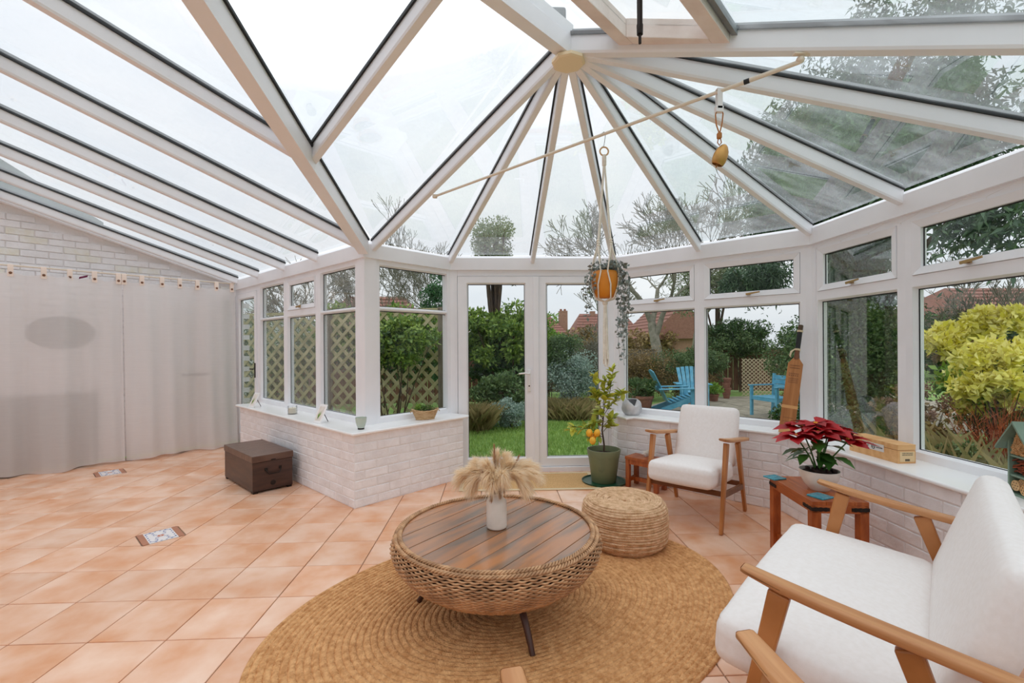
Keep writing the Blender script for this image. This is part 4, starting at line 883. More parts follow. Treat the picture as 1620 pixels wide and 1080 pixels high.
part('tape_band', MB().box(-.0545, .0545, -.037, .0172, .198, .222).box(-.053, .053, -.025, .0165, .001, .045), 'bat_tape', batt)
pr_ = MB()
for z, n in ((.535, 9), (.515, 9), (.47, 6), (.455, 5), (.43, 12), (.415, 12), (.40, 8), (.12, 8), (.09, 8)):
    for k in range(n): pr_.box(-.034 + k * .068 / n, -.034 + (k + .55) * .068 / n, .0140, .0163 if z < .4 else .0150, z, z + .007)
part('stamped_lettering', pr_, 'walnut', batt, stuff=True)
# ceramic pot with an open side
cg = MB(); NA, NB = 40, 18
cc = (1.385, 4.60)
for j in range(NB + 1):
    e = -PI / 2 + (PI * .83) * j / NB
    for i in range(NA):
        a = 2 * PI * i / NA; r = .092 * math.cos(e) ** .8 if math.cos(e) > 0 else 0; z = .076 + .088 * math.sin(e)
        cut = max(0, math.cos(a - math.radians(-88))) ** 3; zt = .165 - .075 * cut + .008 * math.sin(6 * a)
        if z > zt: z = zt
        cg.v.append((cc[0] + (r + .0025 * math.sin(4 * a + j)) * math.cos(a), cc[1] + (r + .0025 * math.sin(4 * a + j)) * math.sin(a), max(0, z) + SILL))
for j in range(NB):
    for i in range(NA): cg.f.append((j * NA + i, j * NA + (i + 1) % NA, (j + 1) * NA + (i + 1) % NA, (j + 1) * NA + i))
cgo = single('ceramic_planter', cg, 'ceramic_grey', 'round pale grey marbled ceramic bowl pot at the left end of the right sill', 'planter', smooth=70); sm_ = cgo.modifiers.new('solid', 'SOLIDIFY'); sm_.thickness = .007; sm_.offset = 1
# cards on easels
def card(loc, rz, label):
    t = thing('picture_card', label, 'picture', loc, rz)
    part('board', MB().rbox(.060, .004, .090, .003, (0, 0, 0), 1), 'sill', t, loc=(0, 0, .082), rot=(math.radians(-25), 0, 0))
    part('print_area', MB().box(-.040, .040, -.0055, -.0040, -.068, .068), 'ceramic', t, loc=(0, 0, .082), rot=(math.radians(-25), 0, 0))
    g = MB()
    for k, (a, ln) in enumerate(((.28, .085), (-.05, .075), (.5, .06), (-.35, .05))): g.add([(-.010, -.0062, -.05), (-.004, -.0062, -.05), (math.sin(a) * ln * .5 - .002, -.0062, -.05 + ln * .6), (math.sin(a) * ln - .008, -.0062, -.05 + ln), (math.sin(a) * ln * .5 - .012, -.0062, -.05 + ln * .55)], [(0, 1, 2, 3, 4)])
    part('leaf_drawing', g, 'green_leaf2', t, loc=(0, 0, .082), rot=(math.radians(-25), 0, 0))
    part('easel_leg', MB().bar((0, .025, .10), (0, .075, 0), .006, .004), 'iron', t); return t
cdir = math.radians(-62)
card((-2.79, 5.53, SILL), math.radians(-38), 'white card with green leaf drawing, at the far end of the left sill')
card((-1.60, 4.36, SILL), math.radians(-38), 'white card with green leaf drawing, between candle and glass pot on the left sill')
# candle in glass, frosted pot
cd = thing('glass_candle', 'cream candle in a clear glass jar on the left sill', 'candle', (-2.10, 4.935, SILL))
part('wax', MB().lathe([(0, .008), (.040, .008), (.041, .012), (.041, .062), (.036, .066), (0, .064)], 32), 'wax', cd, 40)
part('jar', MB().lathe([(0, 0), (.045, 0), (.047, .003), (.047, .085), (.0445, .085), (.0445, .006), (0, .006)], 32), glassmat('jar_glass', (.99, 1, 1), refl=.5), cd, 40); part('wick', MB().tube([(0, 0, .064), (.001, 0, .075)], .001, 5), 'ink', cd)
vt = thing('tealight_pot', 'pale green frosted glass pot with a dark foot at the left sill corner', 'glass pot', (-1.125, 3.985, SILL))
part('bowl', MB().lathe([(0, .012), (.026, .012), (.034, .030), (.043, .060), (.0465, .092), (.047, .1), (.044, .1), (.041, .062), (.03, .03), (0, .02)], 36), 'frost', vt, 50); part('foot', MB().lathe([(0, 0), (.027, 0), (.027, .012), (0, .0125)], 28), 'iron', vt)
# woven basket with herbs
bk = thing('woven_basket', 'small oval woven basket of green plants on the sill left of the glazed doors', 'basket', (-.655, 4.475, SILL), math.radians(24))
bs_ = MB(); rings = 11
for k in range(rings):
    z = .006 + k * .0085; e = k / (rings - 1); ax_, ay_ = .085 + .042 * e, .045 + .022 * e; bs_.tube([(ax_ * math.cos(a) + .002 * math.sin(16 * a + PI * k), ay_ * math.sin(a), z + .008 * e * math.cos(2 * a) + .0015 * math.cos(16 * a + PI * k)) for a in np.linspace(0, 2 * PI, 48, endpoint=False)], .0056, 6, closed=True)
part('weave', bs_, 'basket', bk, 70, stuff=True)
part('lining', MB().add([(ax_ * math.cos(a) * .97, ay_ * math.sin(a) * .97, z) for ax_, ay_, z in ((.083, .043, .002), (.122, .063, .085)) for a in np.linspace(0, 2 * PI, 24, endpoint=False)] + [(0, 0, .075)], [(i, (i + 1) % 24, 24 + (i + 1) % 24, 24 + i) for i in range(24)] + [(24 + i, 24 + (i + 1) % 24, 48) for i in range(24)]), 'soil', bk)
for sx in (-1, 1): part('handle', MB().tube([(sx * .122, -.02, .09), (sx * .137, -.012, .083), (sx * .140, .0, .07), (sx * .137, .012, .083), (sx * .122, .02, .09)], .0035, 6), 'basket', bk, 60)
def leafcloud(n, pos, size, seed=0, up=.3, aspect=.5, curl=.15):
    """n separate small leaves at points pos (n,3)"""
    r = np.random.default_rng(seed); d = r.normal(size=(n, 3)); d[:, 2] += up; d /= np.linalg.norm(d, axis=1)[:, None]
    a = r.normal(size=(n, 3)); a -= d * (a * d).sum(1)[:, None]; a /= np.linalg.norm(a, axis=1)[:, None]; nn = np.cross(d, a); s_ = size * r.uniform(.6, 1.3, n)[:, None]
    P0 = pos; P1 = pos + d * s_ * .45 + a * s_ * aspect * .5 + nn * s_ * curl; P2 = pos + d * s_; P3 = pos + d * s_ * .45 - a * s_ * aspect * .5 + nn * s_ * curl
    V = np.stack([P0, P1, P2, P3], 1).reshape(-1, 3); return V
def cloudmesh(name, V, mat):
    me = bpy.data.meshes.new(name); n = len(V) // 4; me.vertices.add(4 * n); me.vertices.foreach_set('co', V.astype(np.float32).ravel()); me.loops.add(4 * n); me.loops.foreach_set('vertex_index', np.arange(4 * n, dtype=np.int32))
    me.polygons.add(n); me.polygons.foreach_set('loop_start', np.arange(0, 4 * n, 4, dtype=np.int32)); me.update(calc_edges=True); me.materials.append(MT[mat]); return me
p = rng.normal(size=(500, 3)) * (.045, .02, .016) + (0, 0, .105); o = obj('herb_leaves', cloudmesh('herb_leaves', leafcloud(500, p, .016, 1, .8), 'herb'), bk); o['kind'] = 'stuff'
p = rng.normal(size=(160, 3)) * (.016, .016, .016) + (-.075, -.01, .115); o = obj('pale_herb_leaves', cloudmesh('pale_herb_leaves', leafcloud(160, p, .020, 2, .8), 'green_leaf2'), bk); o['kind'] = 'stuff'
# bee house
bh = thing('bee_hotel', 'sage green bee hotel with pitched roof on the sill at the right edge', 'insect house', (2.44, 1.99, SILL), math.radians(-106))
W2, DP, E1, AP = .070, .060, .255, .345
mb = MB()   # local -y is the open front
mb.box(-W2, -W2 + .009, -DP, DP, 0, E1).box(W2 - .009, W2, -DP, DP, 0, E1).box(-W2, W2, -DP, DP, 0, .009); mb.prism([(-W2, DP - .008), (W2, DP - .008), (W2, DP), (-W2, DP)], 0, E1); mb.add([(-W2, DP, E1), (W2, DP, E1), (0, DP, AP - .01), (-W2, DP - .008, E1), (W2, DP - .008, E1), (0, DP - .008, AP - .01)], [(0, 1, 2)[::-1], (3, 4, 5), (0, 3, 4, 1), (1, 4, 5, 2), (2, 5, 3, 0)])
part('cabinet', mb, 'beehouse', bh)
for z in (.085, .175): part('shelf', MB().box(-W2 + .009, W2 - .009, -DP + .004, DP - .01, z, z + .009), 'beehouse', bh)
for sx in (-1, 1): part('roof_board', MB().hexa([(0, -DP - .03, AP - .012), (sx * (W2 + .032), -DP - .03, E1 - .052), (sx * (W2 + .032), DP + .02, E1 - .052), (0, DP + .02, AP - .012)], [(0, -DP - .03, AP), (sx * (W2 + .032), -DP - .03, E1 - .040), (sx * (W2 + .032), DP + .02, E1 - .040), (0, DP + .02, AP)]), 'beehouse', bh)
rs = random.Random(5); cm = MB().lathe([(.0035, -.048), (.0035, 0), (.0062, 0), (.0062, -.05)], 7).mesh('cane', 'cane')
for i in range(11):
    for j in range(9):
        x, z = -.056 + i * .0122 + (.006 if j % 2 else 0), .193 + j * .0115
        if abs(x) < (AP - z) * .62 - .012 and abs(x) < W2 - .014: obj('cane', cm, bh, (x, -DP + .003 + rs.uniform(0, .004), z), (PI / 2, 0, 0))
bk2 = MB()
for i in range(34): a = rs.uniform(-.3, 1.2); L_ = rs.uniform(.015, .03); x, z = rs.uniform(-.05, .05), rs.uniform(.10, .168); bk2.bar((x - L_ * math.cos(a), -DP + .012 + rs.uniform(0, .02), z - L_ * .4 * math.sin(a)), (x + L_ * math.cos(a), -DP + .012 + rs.uniform(0, .02), z + L_ * .4 * math.sin(a)), .008, .006)
bk2.v = [(max(-W2 + .011, min(W2 - .011, x)), y, max(.095, min(.173, z))) for x, y, z in bk2.v]; part('bark_chips', bk2, 'pinecone', bh, stuff=True)
for (x, z, r) in ((-.036, .045, .024), (.012, .034, .023), (.044, .060, .016), (-.002, .068, .014)):
    o = part('drilled_log', MB().lathe([(0, 0), (r, 0), (r, -.05)], 14), 'cane', bh, loc=(x, -DP + .006, z), rot=(PI / 2, 0, 0)); h = MB()
    for k in range(6): a = k * 1.047; h.lathe([(0, .0006), (.0028, .0006)], 7, (r * .6 * math.cos(a), r * .6 * math.sin(a), 0))
    h.lathe([(0, .0006), (.0028, .0006)], 7); part('drill_holes', h, 'iron', o)
# ================================================================ HANGING THINGS
RA_ = fan[0].lerp(HUB, .405) + Vector((.03, 0, -.02)); RB2 = fan[8].lerp(HUB, .560) + Vector((0, 0, -.035))
rd = thing('hanging_rod', 'slim cream pole slung under the roof bars', 'pole', RA_)
dv = RB2 - RA_
part('pole', MB().tube([(0, 0, 0), dv * .93], .0085, 10), 'rod', rd, 60); part('pole_end', MB().tube([dv * .90, dv * 1.0], [.0105, .0095], 10), 'rod', rd, 60)
part('end_knob', MB().rbox(.018, .014, .014, .008, (0, 0, 0), 2), 'rod', rd, 60); part('hook_plate', MB().rbox(.045, .012, .004, .003, (dv.x + .01, dv.y - .008, dv.z + .028), 1).lathe([(0, -.016), (.014, -.010), (.018, 0), (.014, .010), (0, .016)], 12, (dv.x, dv.y, dv.z + .008)), 'rod', rd, 60)
part('tie_band', MB().tube([dv * .905, dv * .915], .0115, 10), 'gasket', rd)
def onrod(px):
    return min((RA_ + dv * t_ for t_ in np.linspace(0, 1, 800)), key=lambda q: abs(project(*q)[0] - px))
HP = onrod(958)
hg = thing('macrame_hanger', 'long cotton macrame plant hanger with a wooden ring on the pole', 'plant hanger', HP)
hk = MB().tube([(0, 0, .012), (.008, 0, 0), (.006, 0, -.02), (0, 0, -.06), (-.006, 0, -.078), (-.012, 0, -.070)], .0015, 6).tube([(0, 0, .012), (-.010, 0, .004), (-.008, 0, -.006)], .0015, 6); part('wire_hook', hk, 'iron', hg)
part('ring', MB().tube([(.024 * math.cos(a), 0, -.098 + .024 * math.sin(a)) for a in np.linspace(0, 2 * PI, 24, endpoint=False)], .0045, 8, closed=True), 'ring', hg, 60)
part('wrapped_knot', MB().tube([(0, 0, -.118), (0, 0, -.13), (0, 0, -.175), (0, 0, -.18)], [.010, .0125, .0125, .010], 12), 'cord', hg, 60)
pt, pb_ = -.785, -.925
for k in range(4):
    a = k * PI / 2 + .5
    for j in range(4):
        off_ = (j - 1.5) * .16; c_ = MB(); aa = a + off_; pts_ = [(.004 * math.cos(aa), .004 * math.sin(aa), -.175), (.030 * math.cos(a + off_ * .5), .030 * math.sin(a + off_ * .5), -.45), (.048 * math.cos(a), .048 * math.sin(a), -.60), (.052 * math.cos(a + off_ * .3), .052 * math.sin(a + off_ * .3), -.64)]
        s2 = (1 if j > 1 else -1); pts_ += [(.066 * math.cos(a + s2 * .35), .066 * math.sin(a + s2 * .35), -.71), (.079 * math.cos(a + s2 * .55), .079 * math.sin(a + s2 * .55), pt), (.081 * math.cos(a + s2 * .35), .081 * math.sin(a + s2 * .35), pt - .07), (.060 * math.cos(a + s2 * .2), .060 * math.sin(a + s2 * .2), pb_ - .004), (0, 0, pb_ - .022)]
        c_.tube(pts_, .0042, 6); part('cord', c_, 'cord', hg, 60)
    kn = MB()
    for z in (-.605, -.618, -.632): kn.rbox(.008, .008, .006, .005, (.050 * math.cos(a), .050 * math.sin(a), z), 1)
    part('knot', kn, 'cord', hg, 60)
part('bottom_knot', MB().rbox(.014, .014, .012, .009, (0, 0, pb_ - .028), 2), 'cord', hg, 60)
tl_ = MB()
for k in range(14): a = k * 2.4; r = .012 * math.sqrt(k / 14); tl_.tube([(r * .5 * math.cos(a), r * .5 * math.sin(a), pb_ - .035), (r * math.cos(a), r * math.sin(a), pb_ - .18), (r * 1.3 * math.cos(a) + .002, r * 1.3 * math.sin(a), pb_ - .36 - .03 * math.sin(k))], .0042, 5)
part('tassel', tl_, 'cord', hg, 60, stuff=True)
mp_ = thing('mustard_pot', 'mustard yellow pot held in the macrame hanger', 'pot', (HP.x, HP.y, HP.z + pb_))
part('body', MB().lathe([(0, .0), (.040, .0), (.058, .012), (.070, .045), (.074, .085), (.072, .125), (.066, .148), (.062, .150), (.060, .140), (.0, .13)], 36), 'mustard', mp_, 50); part('soil', MB().lathe([(0, .137), (.060, .135)], 20), 'soil', mp_)
tv = thing('trailing_plant', 'grey-green trailing plant spilling from the mustard pot', 'plant', (HP.x, HP.y, HP.z + pb_ + .14)); vn = MB(); lp = []
rs = random.Random(9)
for (dx, dy, L_) in [(.105, .0, .50), (.095, -.03, .42), (.12, .02, .33), (.085, .03, .46), (.11, -.05, .28), (.075, -.05, .36), (.13, -.01, .20), (-.085, -.02, .19), (-.105, .0, .24), (-.07, -.05, .10), (.06, -.075, .12)]:
    pts_ = [Vector((dx * .3, dy * .3, .0)), Vector((dx * .7, dy * .7, .022)), Vector((dx, dy, -.01))]
    for k in range(1, 9): pts_.append(Vector((dx + rs.gauss(0, .004), dy + rs.gauss(0, .004), -.01 - L_ * k / 8)))
    vn.tube(pts_, .0011, 4)
    for k in range(int(L_ * 110) + 8): t_ = rs.uniform(0, len(pts_) - 1.001); i0 = int(t_); q = pts_[i0].lerp(pts_[i0 + 1], t_ - i0); lp.append(q + Vector((rs.gauss(0, .005), rs.gauss(0, .005), 0)))
for k in range(230): a = rs.uniform(0, 6.28); r = rs.uniform(.0, .10); lp.append(Vector((r * math.cos(a) + .025, r * math.sin(a), .015 + rs.uniform(0, .045) * (1 - r * 6 * .15))))
part('vines', vn, 'vine', tv); o = obj('small_leaves', cloudmesh('small_leaves', leafcloud(len(lp), np.array(lp), .024, 4, .1, .75), 'vine'), tv); o['kind'] = 'stuff'
BP = onrod(1140)
bl2 = thing('hanging_bell', 'copper cow bell on a leather loop hanging from the pole', 'bell', BP)
part('webbing_strap', MB().box(-.013, .013, -.012, -.009, -.085, .012).box(-.013, .013, .009, .012, -.085, .012).box(-.013, .013, -.012, .012, .010, .013).box(-.019, .017, -.012, .012, -.10, -.072), 'velcro', bl2, bevel=.002)
part('leather_loop', MB().tube([(0, 0, -.20), (-.014, 0, -.16), (-.018, 0, -.11), (-.008, 0, -.09), (.012, 0, -.088), (.019, 0, -.105), (.014, 0, -.15), (.002, 0, -.20)], .0032, 7).rbox(.011, .011, .016, .008, (0, 0, -.212), 2).tube([(.006, 0, -.225), (.010, 0, -.245), (0, 0, -.258), (-.009, 0, -.245), (-.005, 0, -.226)], .0028, 6), 'leather', bl2, 60)
bb_ = MB().lathe([(.0, .100), (.008, .098), (.018, .090), (.030, .070), (.0355, .045), (.035, .022), (.030, .004), (.026, 0), (.0255, .002), (.029, .02), (.0, .05)], 28); bb_.v = [(x, y * .72, z) for x, y, z in bb_.v]
bo = part('bell_body', bb_, 'brass', bl2, 50, loc=(-.012, 0, -.352), rot=(math.radians(12), math.radians(18), math.radians(10))); part('clapper', MB().tube([(0, 0, .03), (0, 0, -.012)], .004, 6), 'leather', bo)
# ================================================================ CURTAINS
rl = single('curtain_rail', MB().tube([hp(-1.2, -.20, 2.19), hp(2.10, -.20, 2.19)], .008, 10), 'rod', 'thin white curtain rail across the brick house wall', 'curtain rail', smooth=60)
def curtain(a0, a1, label, seed, tabs, hem):
    r = random.Random(seed); NX, NZ = 150, 44; mb = MB(); ph = [r.uniform(0, 6) for _ in range(6)]
    for j in range(NZ + 1):
        v = j / NZ
        for i in range(NX + 1):
            u = i / NX; a = a0 + (a1 - a0) * u; am = .015 + .046 * (1 - v) ** .8
            w_ = am * (math.sin(a * 9 + ph[0] + .6 * (1 - v)) + .6 * math.sin(a * 17 + ph[1] - .8 * v) + .35 * math.sin(a * 31 + ph[2])) + .10 * (1 - v) ** 4 * math.sin(a * 2.2 + ph[3]) * .5
            k = min(abs(a - t_) for t_ in tabs); sag = -.020 * min(1, k / .09) ** 1.5
            z = (hem + .012 * math.sin(a * 7 + ph[4])) * (1 - v) + (2.115 + sag) * v
            y = -.20 - (.20 if seed == 2 else .17) * (1 - v) * (1 if seed == 1 else max(.25, 1 - max(0, (a - 1.1)) * .8)) + w_
            y = min(y, -.055); mb.v.append(hp(a, y, z))
    for j in range(NZ):
        for i in range(NX): q = j * (NX + 1) + i; mb.f.append((q, q + 1, q + NX + 2, q + NX + 1))
    t = thing('curtain', label, 'curtain', hp((a0 + a1) / 2, -.25)); b = Vector(t.location); mb.v = [tuple(Vector(v) - b) for v in mb.v]
    part('sheer_panel', mb, 'curtain', t, 80)
    for ta in tabs:
        if not (a0 - .01 <= ta <= a1 + .01): continue
        q = lambda p: tuple(Vector(p) - b); tb = MB(); w_ = .022
        loop_ = [(-.215, 2.075), (-.213, 2.165), (-.209, 2.197), (-.200, 2.203), (-.191, 2.197), (-.187, 2.165), (-.186, 2.075)]
        for (y0, z0), (y1, z1) in zip(loop_[:-1], loop_[1:]): tb.hexa([q(hp(ta - w_, y0, z0)), q(hp(ta + w_, y0, z0)), q(hp(ta + w_, y0 + .002, z0)), q(hp(ta - w_, y0 + .002, z0))], [q(hp(ta - w_, y1, z1)), q(hp(ta + w_, y1, z1)), q(hp(ta + w_, y1 + .002, z1)), q(hp(ta - w_, y1 + .002, z1))])
        o = part('tab', tb, 'linen', t); part('button', MB().lathe([(0, .004), (.011, .003), (.0135, 0), (.0, 0)], 14), 'button', t, 60, loc=q(hp(ta, -.218, 2.112)), rot=(PI / 2, 0, HR))
    return t
def rail_a(px):  # position along the rail whose image column is px
    return min(np.linspace(-1.1, 2.1, 1600), key=lambda a: abs(project(*hp(a, -.2, 2.15))[0] - px))
tabsL = [rail_a(p) for p in (17, 70, 111, 150, 188)]; tabsR = [rail_a(p) for p in (197, 225, 257, 285, 313, 343, 367)]
tabsL += [tabsL[0] - .27 * k for k in (1, 2, 3)]
curtain(-1.1, rail_a(194), 'left sheer white curtain panel with button tabs, nearest the picture edge', 1, tabsL, .012)
curtain(rail_a(196), rail_a(374), 'right sheer white curtain panel with button tabs, next to the side door', 2, tabsR, .02)
q = hp(rail_a(125), -.21, 2.10); single('fabric_tag', MB().hexa([(q[0], q[1], q[2]), (q[0] + .05, q[1] + .05, q[2] + .028), (q[0] + .05, q[1] + .052, q[2] + .028), (q[0], q[1] + .002, q[2])], [(q[0] + .005, q[1], q[2] + .022), (q[0] + .055, q[1] + .05, q[2] + .05), (q[0] + .055, q[1] + .052, q[2] + .05), (q[0] + .005, q[1] + .002, q[2] + .022)]), M('plum_cloth', '6e1f4a', rough=.9), 'small plum tag sticking up at the curtain top', 'tag')
# shapes dimly seen behind the sheer cloth
hz_ = thing('low_cabinet', 'grey low cabinet dimly seen behind the left sheer curtain', 'cabinet', hp(-.15, -.050), HR)
part('cabinet_body', MB().rbox(.85, .024, .40, .008, (0, 0, .405), 1), 'greyblur', hz_)
for k in (-.56, 0, .56): part('door', MB().rbox(.27, .004, .34, .003, (k, -.028, .40), 1), 'greyblur', hz_)
mi_ = thing('oval_mirror', 'dark oval mirror dimly seen behind the left sheer curtain', 'mirror', hp(.40, -.016, 1.30), HR); part('frame', MB().tube([(.27 * math.cos(a), 0, .20 + .17 * math.sin(a)) for a in np.linspace(0, 2 * PI, 40, endpoint=False)], .014, 8, closed=True), 'greyblur', mi_, 60); g = MB().lathe([(0, 0), (.265, 0), (.265, .01), (0, .01)], 40); g.v = [(x, -z, .20 + y * .63) for x, y, z in g.v]; part('mirror_glass', g, 'mirror', mi_)
hx_ = thing('small_cabinet', 'pale wall cabinet dimly seen behind the right sheer curtain', 'cabinet', hp(1.68, -.032, .55), HR); part('cabinet_body', MB().rbox(.20, .016, .25, .006, (0, 0, .25), 1), 'paper', hx_); part('vent_grille', MB().box(-.16, .16, -.019, -.015, .40, .43), 'greyblur', hx_)

# thin cord of tiny lights clipped along the window heads
lc = thing('fairy_light_cord', 'thin white cord of tiny lights clipped above the right windows', 'string lights', wp('W', .9, -.02, 2.07)); cp = []; b_ = Vector(lc.location)
rs = random.Random(17)
path = [wp('D', x, -.02, 2.06) for x in np.linspace(.1, 1.6, 12)] + [wp('W', x, -.02, 2.082) for x in np.linspace(.1, 1.72, 14)] + [wp('R', x, -.02, 2.082) for x in np.linspace(.08, 2.2, 18)]
for i, p in enumerate(path): cp.append(Vector(p) + Vector((0, 0, (.014 if i % 2 else -.008) + rs.uniform(-.004, .004))) - b_)
part('cord', MB().tube(cp, .0014, 4), 'whitemetal', lc); lb_ = MB()
for p in cp[::2]: lb_.tube([p, p - Vector((0, 0, .014))], [.0025, .0015], 5)
part('bulbs', lb_, 'whitemetal', lc, stuff=True)
# ================================================================ GARDEN
GZ = -.15
g = MB(); g.prism([(-60, -20), (80, -20), (80, 110), (-60, 110)], GZ - .06, GZ - .02); struct(obj('ground', g.mesh('ground', 'lawn')))
lw = MB(); n = 40
single('lawn', MB().prism([(-5, 4.98), (3.1, 4.98), (3.3, 7.6), (2.4, 9.4), (.9, 8.6), (-.1, 7.5), (-1.5, 7.2), (-6, 8)], GZ - .02, GZ), 'lawn', 'bright green lawn outside the glazed doors', 'lawn')
def blades(name, label, n, region, h, mat, seed, cat='grass', lean=.35, w=.006, kind='stuff'):
    r = np.random.default_rng(seed); P = []
    while len(P) < n:
        q = region(r)
        if q is not None: P.append(q)
    P = np.array(P); a = r.uniform(0, 2 * PI, n); l = np.stack([np.cos(a), np.sin(a), 0 * a], 1); hh = h * r.uniform(.5, 1.2, n)[:, None]; ln = l * hh * r.uniform(0, lean, n)[:, None] * 2; sd = np.stack([-l[:, 1], l[:, 0], 0 * a], 1) * w
    up = np.array([0, 0, 1.]); V = np.stack([P - sd, P + sd, P + sd * .6 + up * hh * .6 + ln * .35, P + up * hh + ln], 1).reshape(-1, 3)
    c = P.mean(0); c[2] = P[:, 2].min(); o = obj(name, cloudmesh(name, V - c, mat), None, tuple(c)); return tag(o, label, cat, None, kind)
blades('lawn_grass', 'short green grass of the lawn', 26000, lambda r: (r.uniform(-1.6, 3.0), r.uniform(5.0, 8.8), GZ), .055, 'blade', 3)
pv = [(3.0, 7.9), (9.5, 7.0), (12, 13.5), (5.0, 12.5), (3.0, 10.2)]
patio = struct(obj('patio', MB().prism(pv, -.06, .0).mesh('patio', 'paving'), None, (0, 0, GZ)))
rs = random.Random(21)
slab = MB().rbox(.29, .29, .02, .01, (0, 0, 0), 1).mesh('paving_slab', 'paving')
for i in range(9):
    for j in range(7):
        x, y = 3.6 + i * .61, 8.0 + j * .61
        if project(x, y, GZ) and 1080 < project(x, y, GZ)[0] < 1290: obj('paving_slab', slab, patio, (x, y, .0 + rs.uniform(-.003, .003)))
def lumps(c, rad, nl, seed, rl=.35, squash=1, shell=.75):
    r = np.random.default_rng(seed); d = r.normal(size=(nl, 3)); d /= np.linalg.norm(d, axis=1)[:, None]; d *= r.uniform(.15, shell, nl)[:, None] ** .6
    return np.array(c) + d * np.array(rad), rl * min(rad[0], rad[2]) * r.uniform(.6, 1.3, nl)
def foliage(c, rad, n, size, seed, nl=30, rl=.38, droop=0, up=.2, aspect=.5, floor=None):
    L_, R = lumps(c, rad, nl, seed, rl); r = np.random.default_rng(seed + 99); k = r.integers(0, nl, n); d = r.normal(size=(n, 3)); d /= np.linalg.norm(d, axis=1)[:, None]
    rr = R[k][:, None] * r.uniform(.35, 1.0, n)[:, None] ** .5; P = L_[k] + d * rr * np.array([1, 1, .8]); 
    if droop: P[:, 2] -= np.abs(r.normal(size=n)) * droop
    if floor is not None: P = P[P[:, 2] > floor]
    return leafcloud(len(P), P, size, seed + 5, up, aspect)
def plant(name, label, cat, base, c, rad, n, size, mat, seed, nl=30, rl=.38, droop=0, up=.2, aspect=.5, stems=8, stemr=.012, group=None, bark='bark', trunk=None, extra=None):
    t = thing(name, label, cat, base, 0, group); b = np.array(base); V = foliage(np.array(c), rad, n, size, seed, nl, rl, droop, up, aspect, floor=GZ)
    o = obj('foliage', cloudmesh('foliage', V - b, mat), t); o['kind'] = 'stuff'
    if extra:
        for i, (mat2, n2, c2, rad2) in enumerate(extra): V = foliage(np.array(c2), rad2, n2, size, seed + 31 + i, nl, rl, droop, up, aspect, floor=GZ); o = obj('lighter_foliage', cloudmesh('lighter_foliage', V - b, mat2), t); o['kind'] = 'stuff'
    r = random.Random(seed); sm = MB(); L_, R = lumps(np.array(c), rad, nl, seed, rl)
    if trunk: sm.tube([(0, 0, 0), (trunk * .5, 0, (c[2] - b[2]) * .5), (0, 0, c[2] - b[2])], [stemr * 2.2, stemr * 1.8, stemr], 8)
    for i in range(min(stems, nl)):
        q = L_[i] - b; s0 = Vector((r.gauss(0, .05), r.gauss(0, .05), 0)) if not trunk else Vector((0, 0, q[2] * .35)); q = Vector(q); sm.tube([s0, s0.lerp(q, .5) + Vector((r.gauss(0, .05), r.gauss(0, .05), .05)), q], [stemr, stemr * .7, stemr * .3], 5)
    part('stems', sm, bark, t, 60); return t
def baretree(name, label, base, H, seed, spread=.55, depth=6, r0=.09, trunk=.3, mat='bark_grey', lean=(0, 0), kids=(2, 3), twig=.0045, group=None):
    t = thing(name, label, 'tree', base, 0, group); r = random.Random(seed); tk = MB(); tw = MB()
    def grow(p, d, L_, rad, k):
        n = 4; pts_ = [p]; 
        for i in range(n): d = (d + Vector((r.gauss(0, .10), r.gauss(0, .10), r.gauss(.03, .06)))).normalized(); pts_.append(pts_[-1] + d * L_ / n)
        rads = [max(twig, rad * (1 - .35 * i / n)) for i in range(n + 1)]; (tk if k < 2 else tw).tube(pts_, rads, 7 if k < 2 else (4 if k < 4 else 3), cap=False)
        if k >= depth: return
        for j in range(r.choice(kids) + (1 if k > 1 and r.random() < .4 else 0)):
            a = r.uniform(0, 2 * PI); ph = spread * r.uniform(.5, 1.3); u = d.orthogonal().normalized(); v = d.cross(u); nd = (d * math.cos(ph) + (u * math.cos(a) + v * math.sin(a)) * math.sin(ph)).normalized()
            q = pts_[-1] if j < 2 else pts_[r.choice((2, 3))]; grow(q, nd, L_ * r.uniform(.62, .88), rads[-1] * .72, k + 1)
    grow(Vector((0, 0, 0)), Vector((lean[0], lean[1], 1)).normalized(), H * trunk, r0, 0)
    f = H / max(v[2] for v in tk.v + tw.v); tk.v = [(a * f, b * f, c * f) for a, b, c in tk.v]; tw.v = [(a * f, b * f, c * f) for a, b, c in tw.v]
    part('trunk', tk, mat, t, 60); part('twigs', tw, mat, t, 60, stuff=True); return t
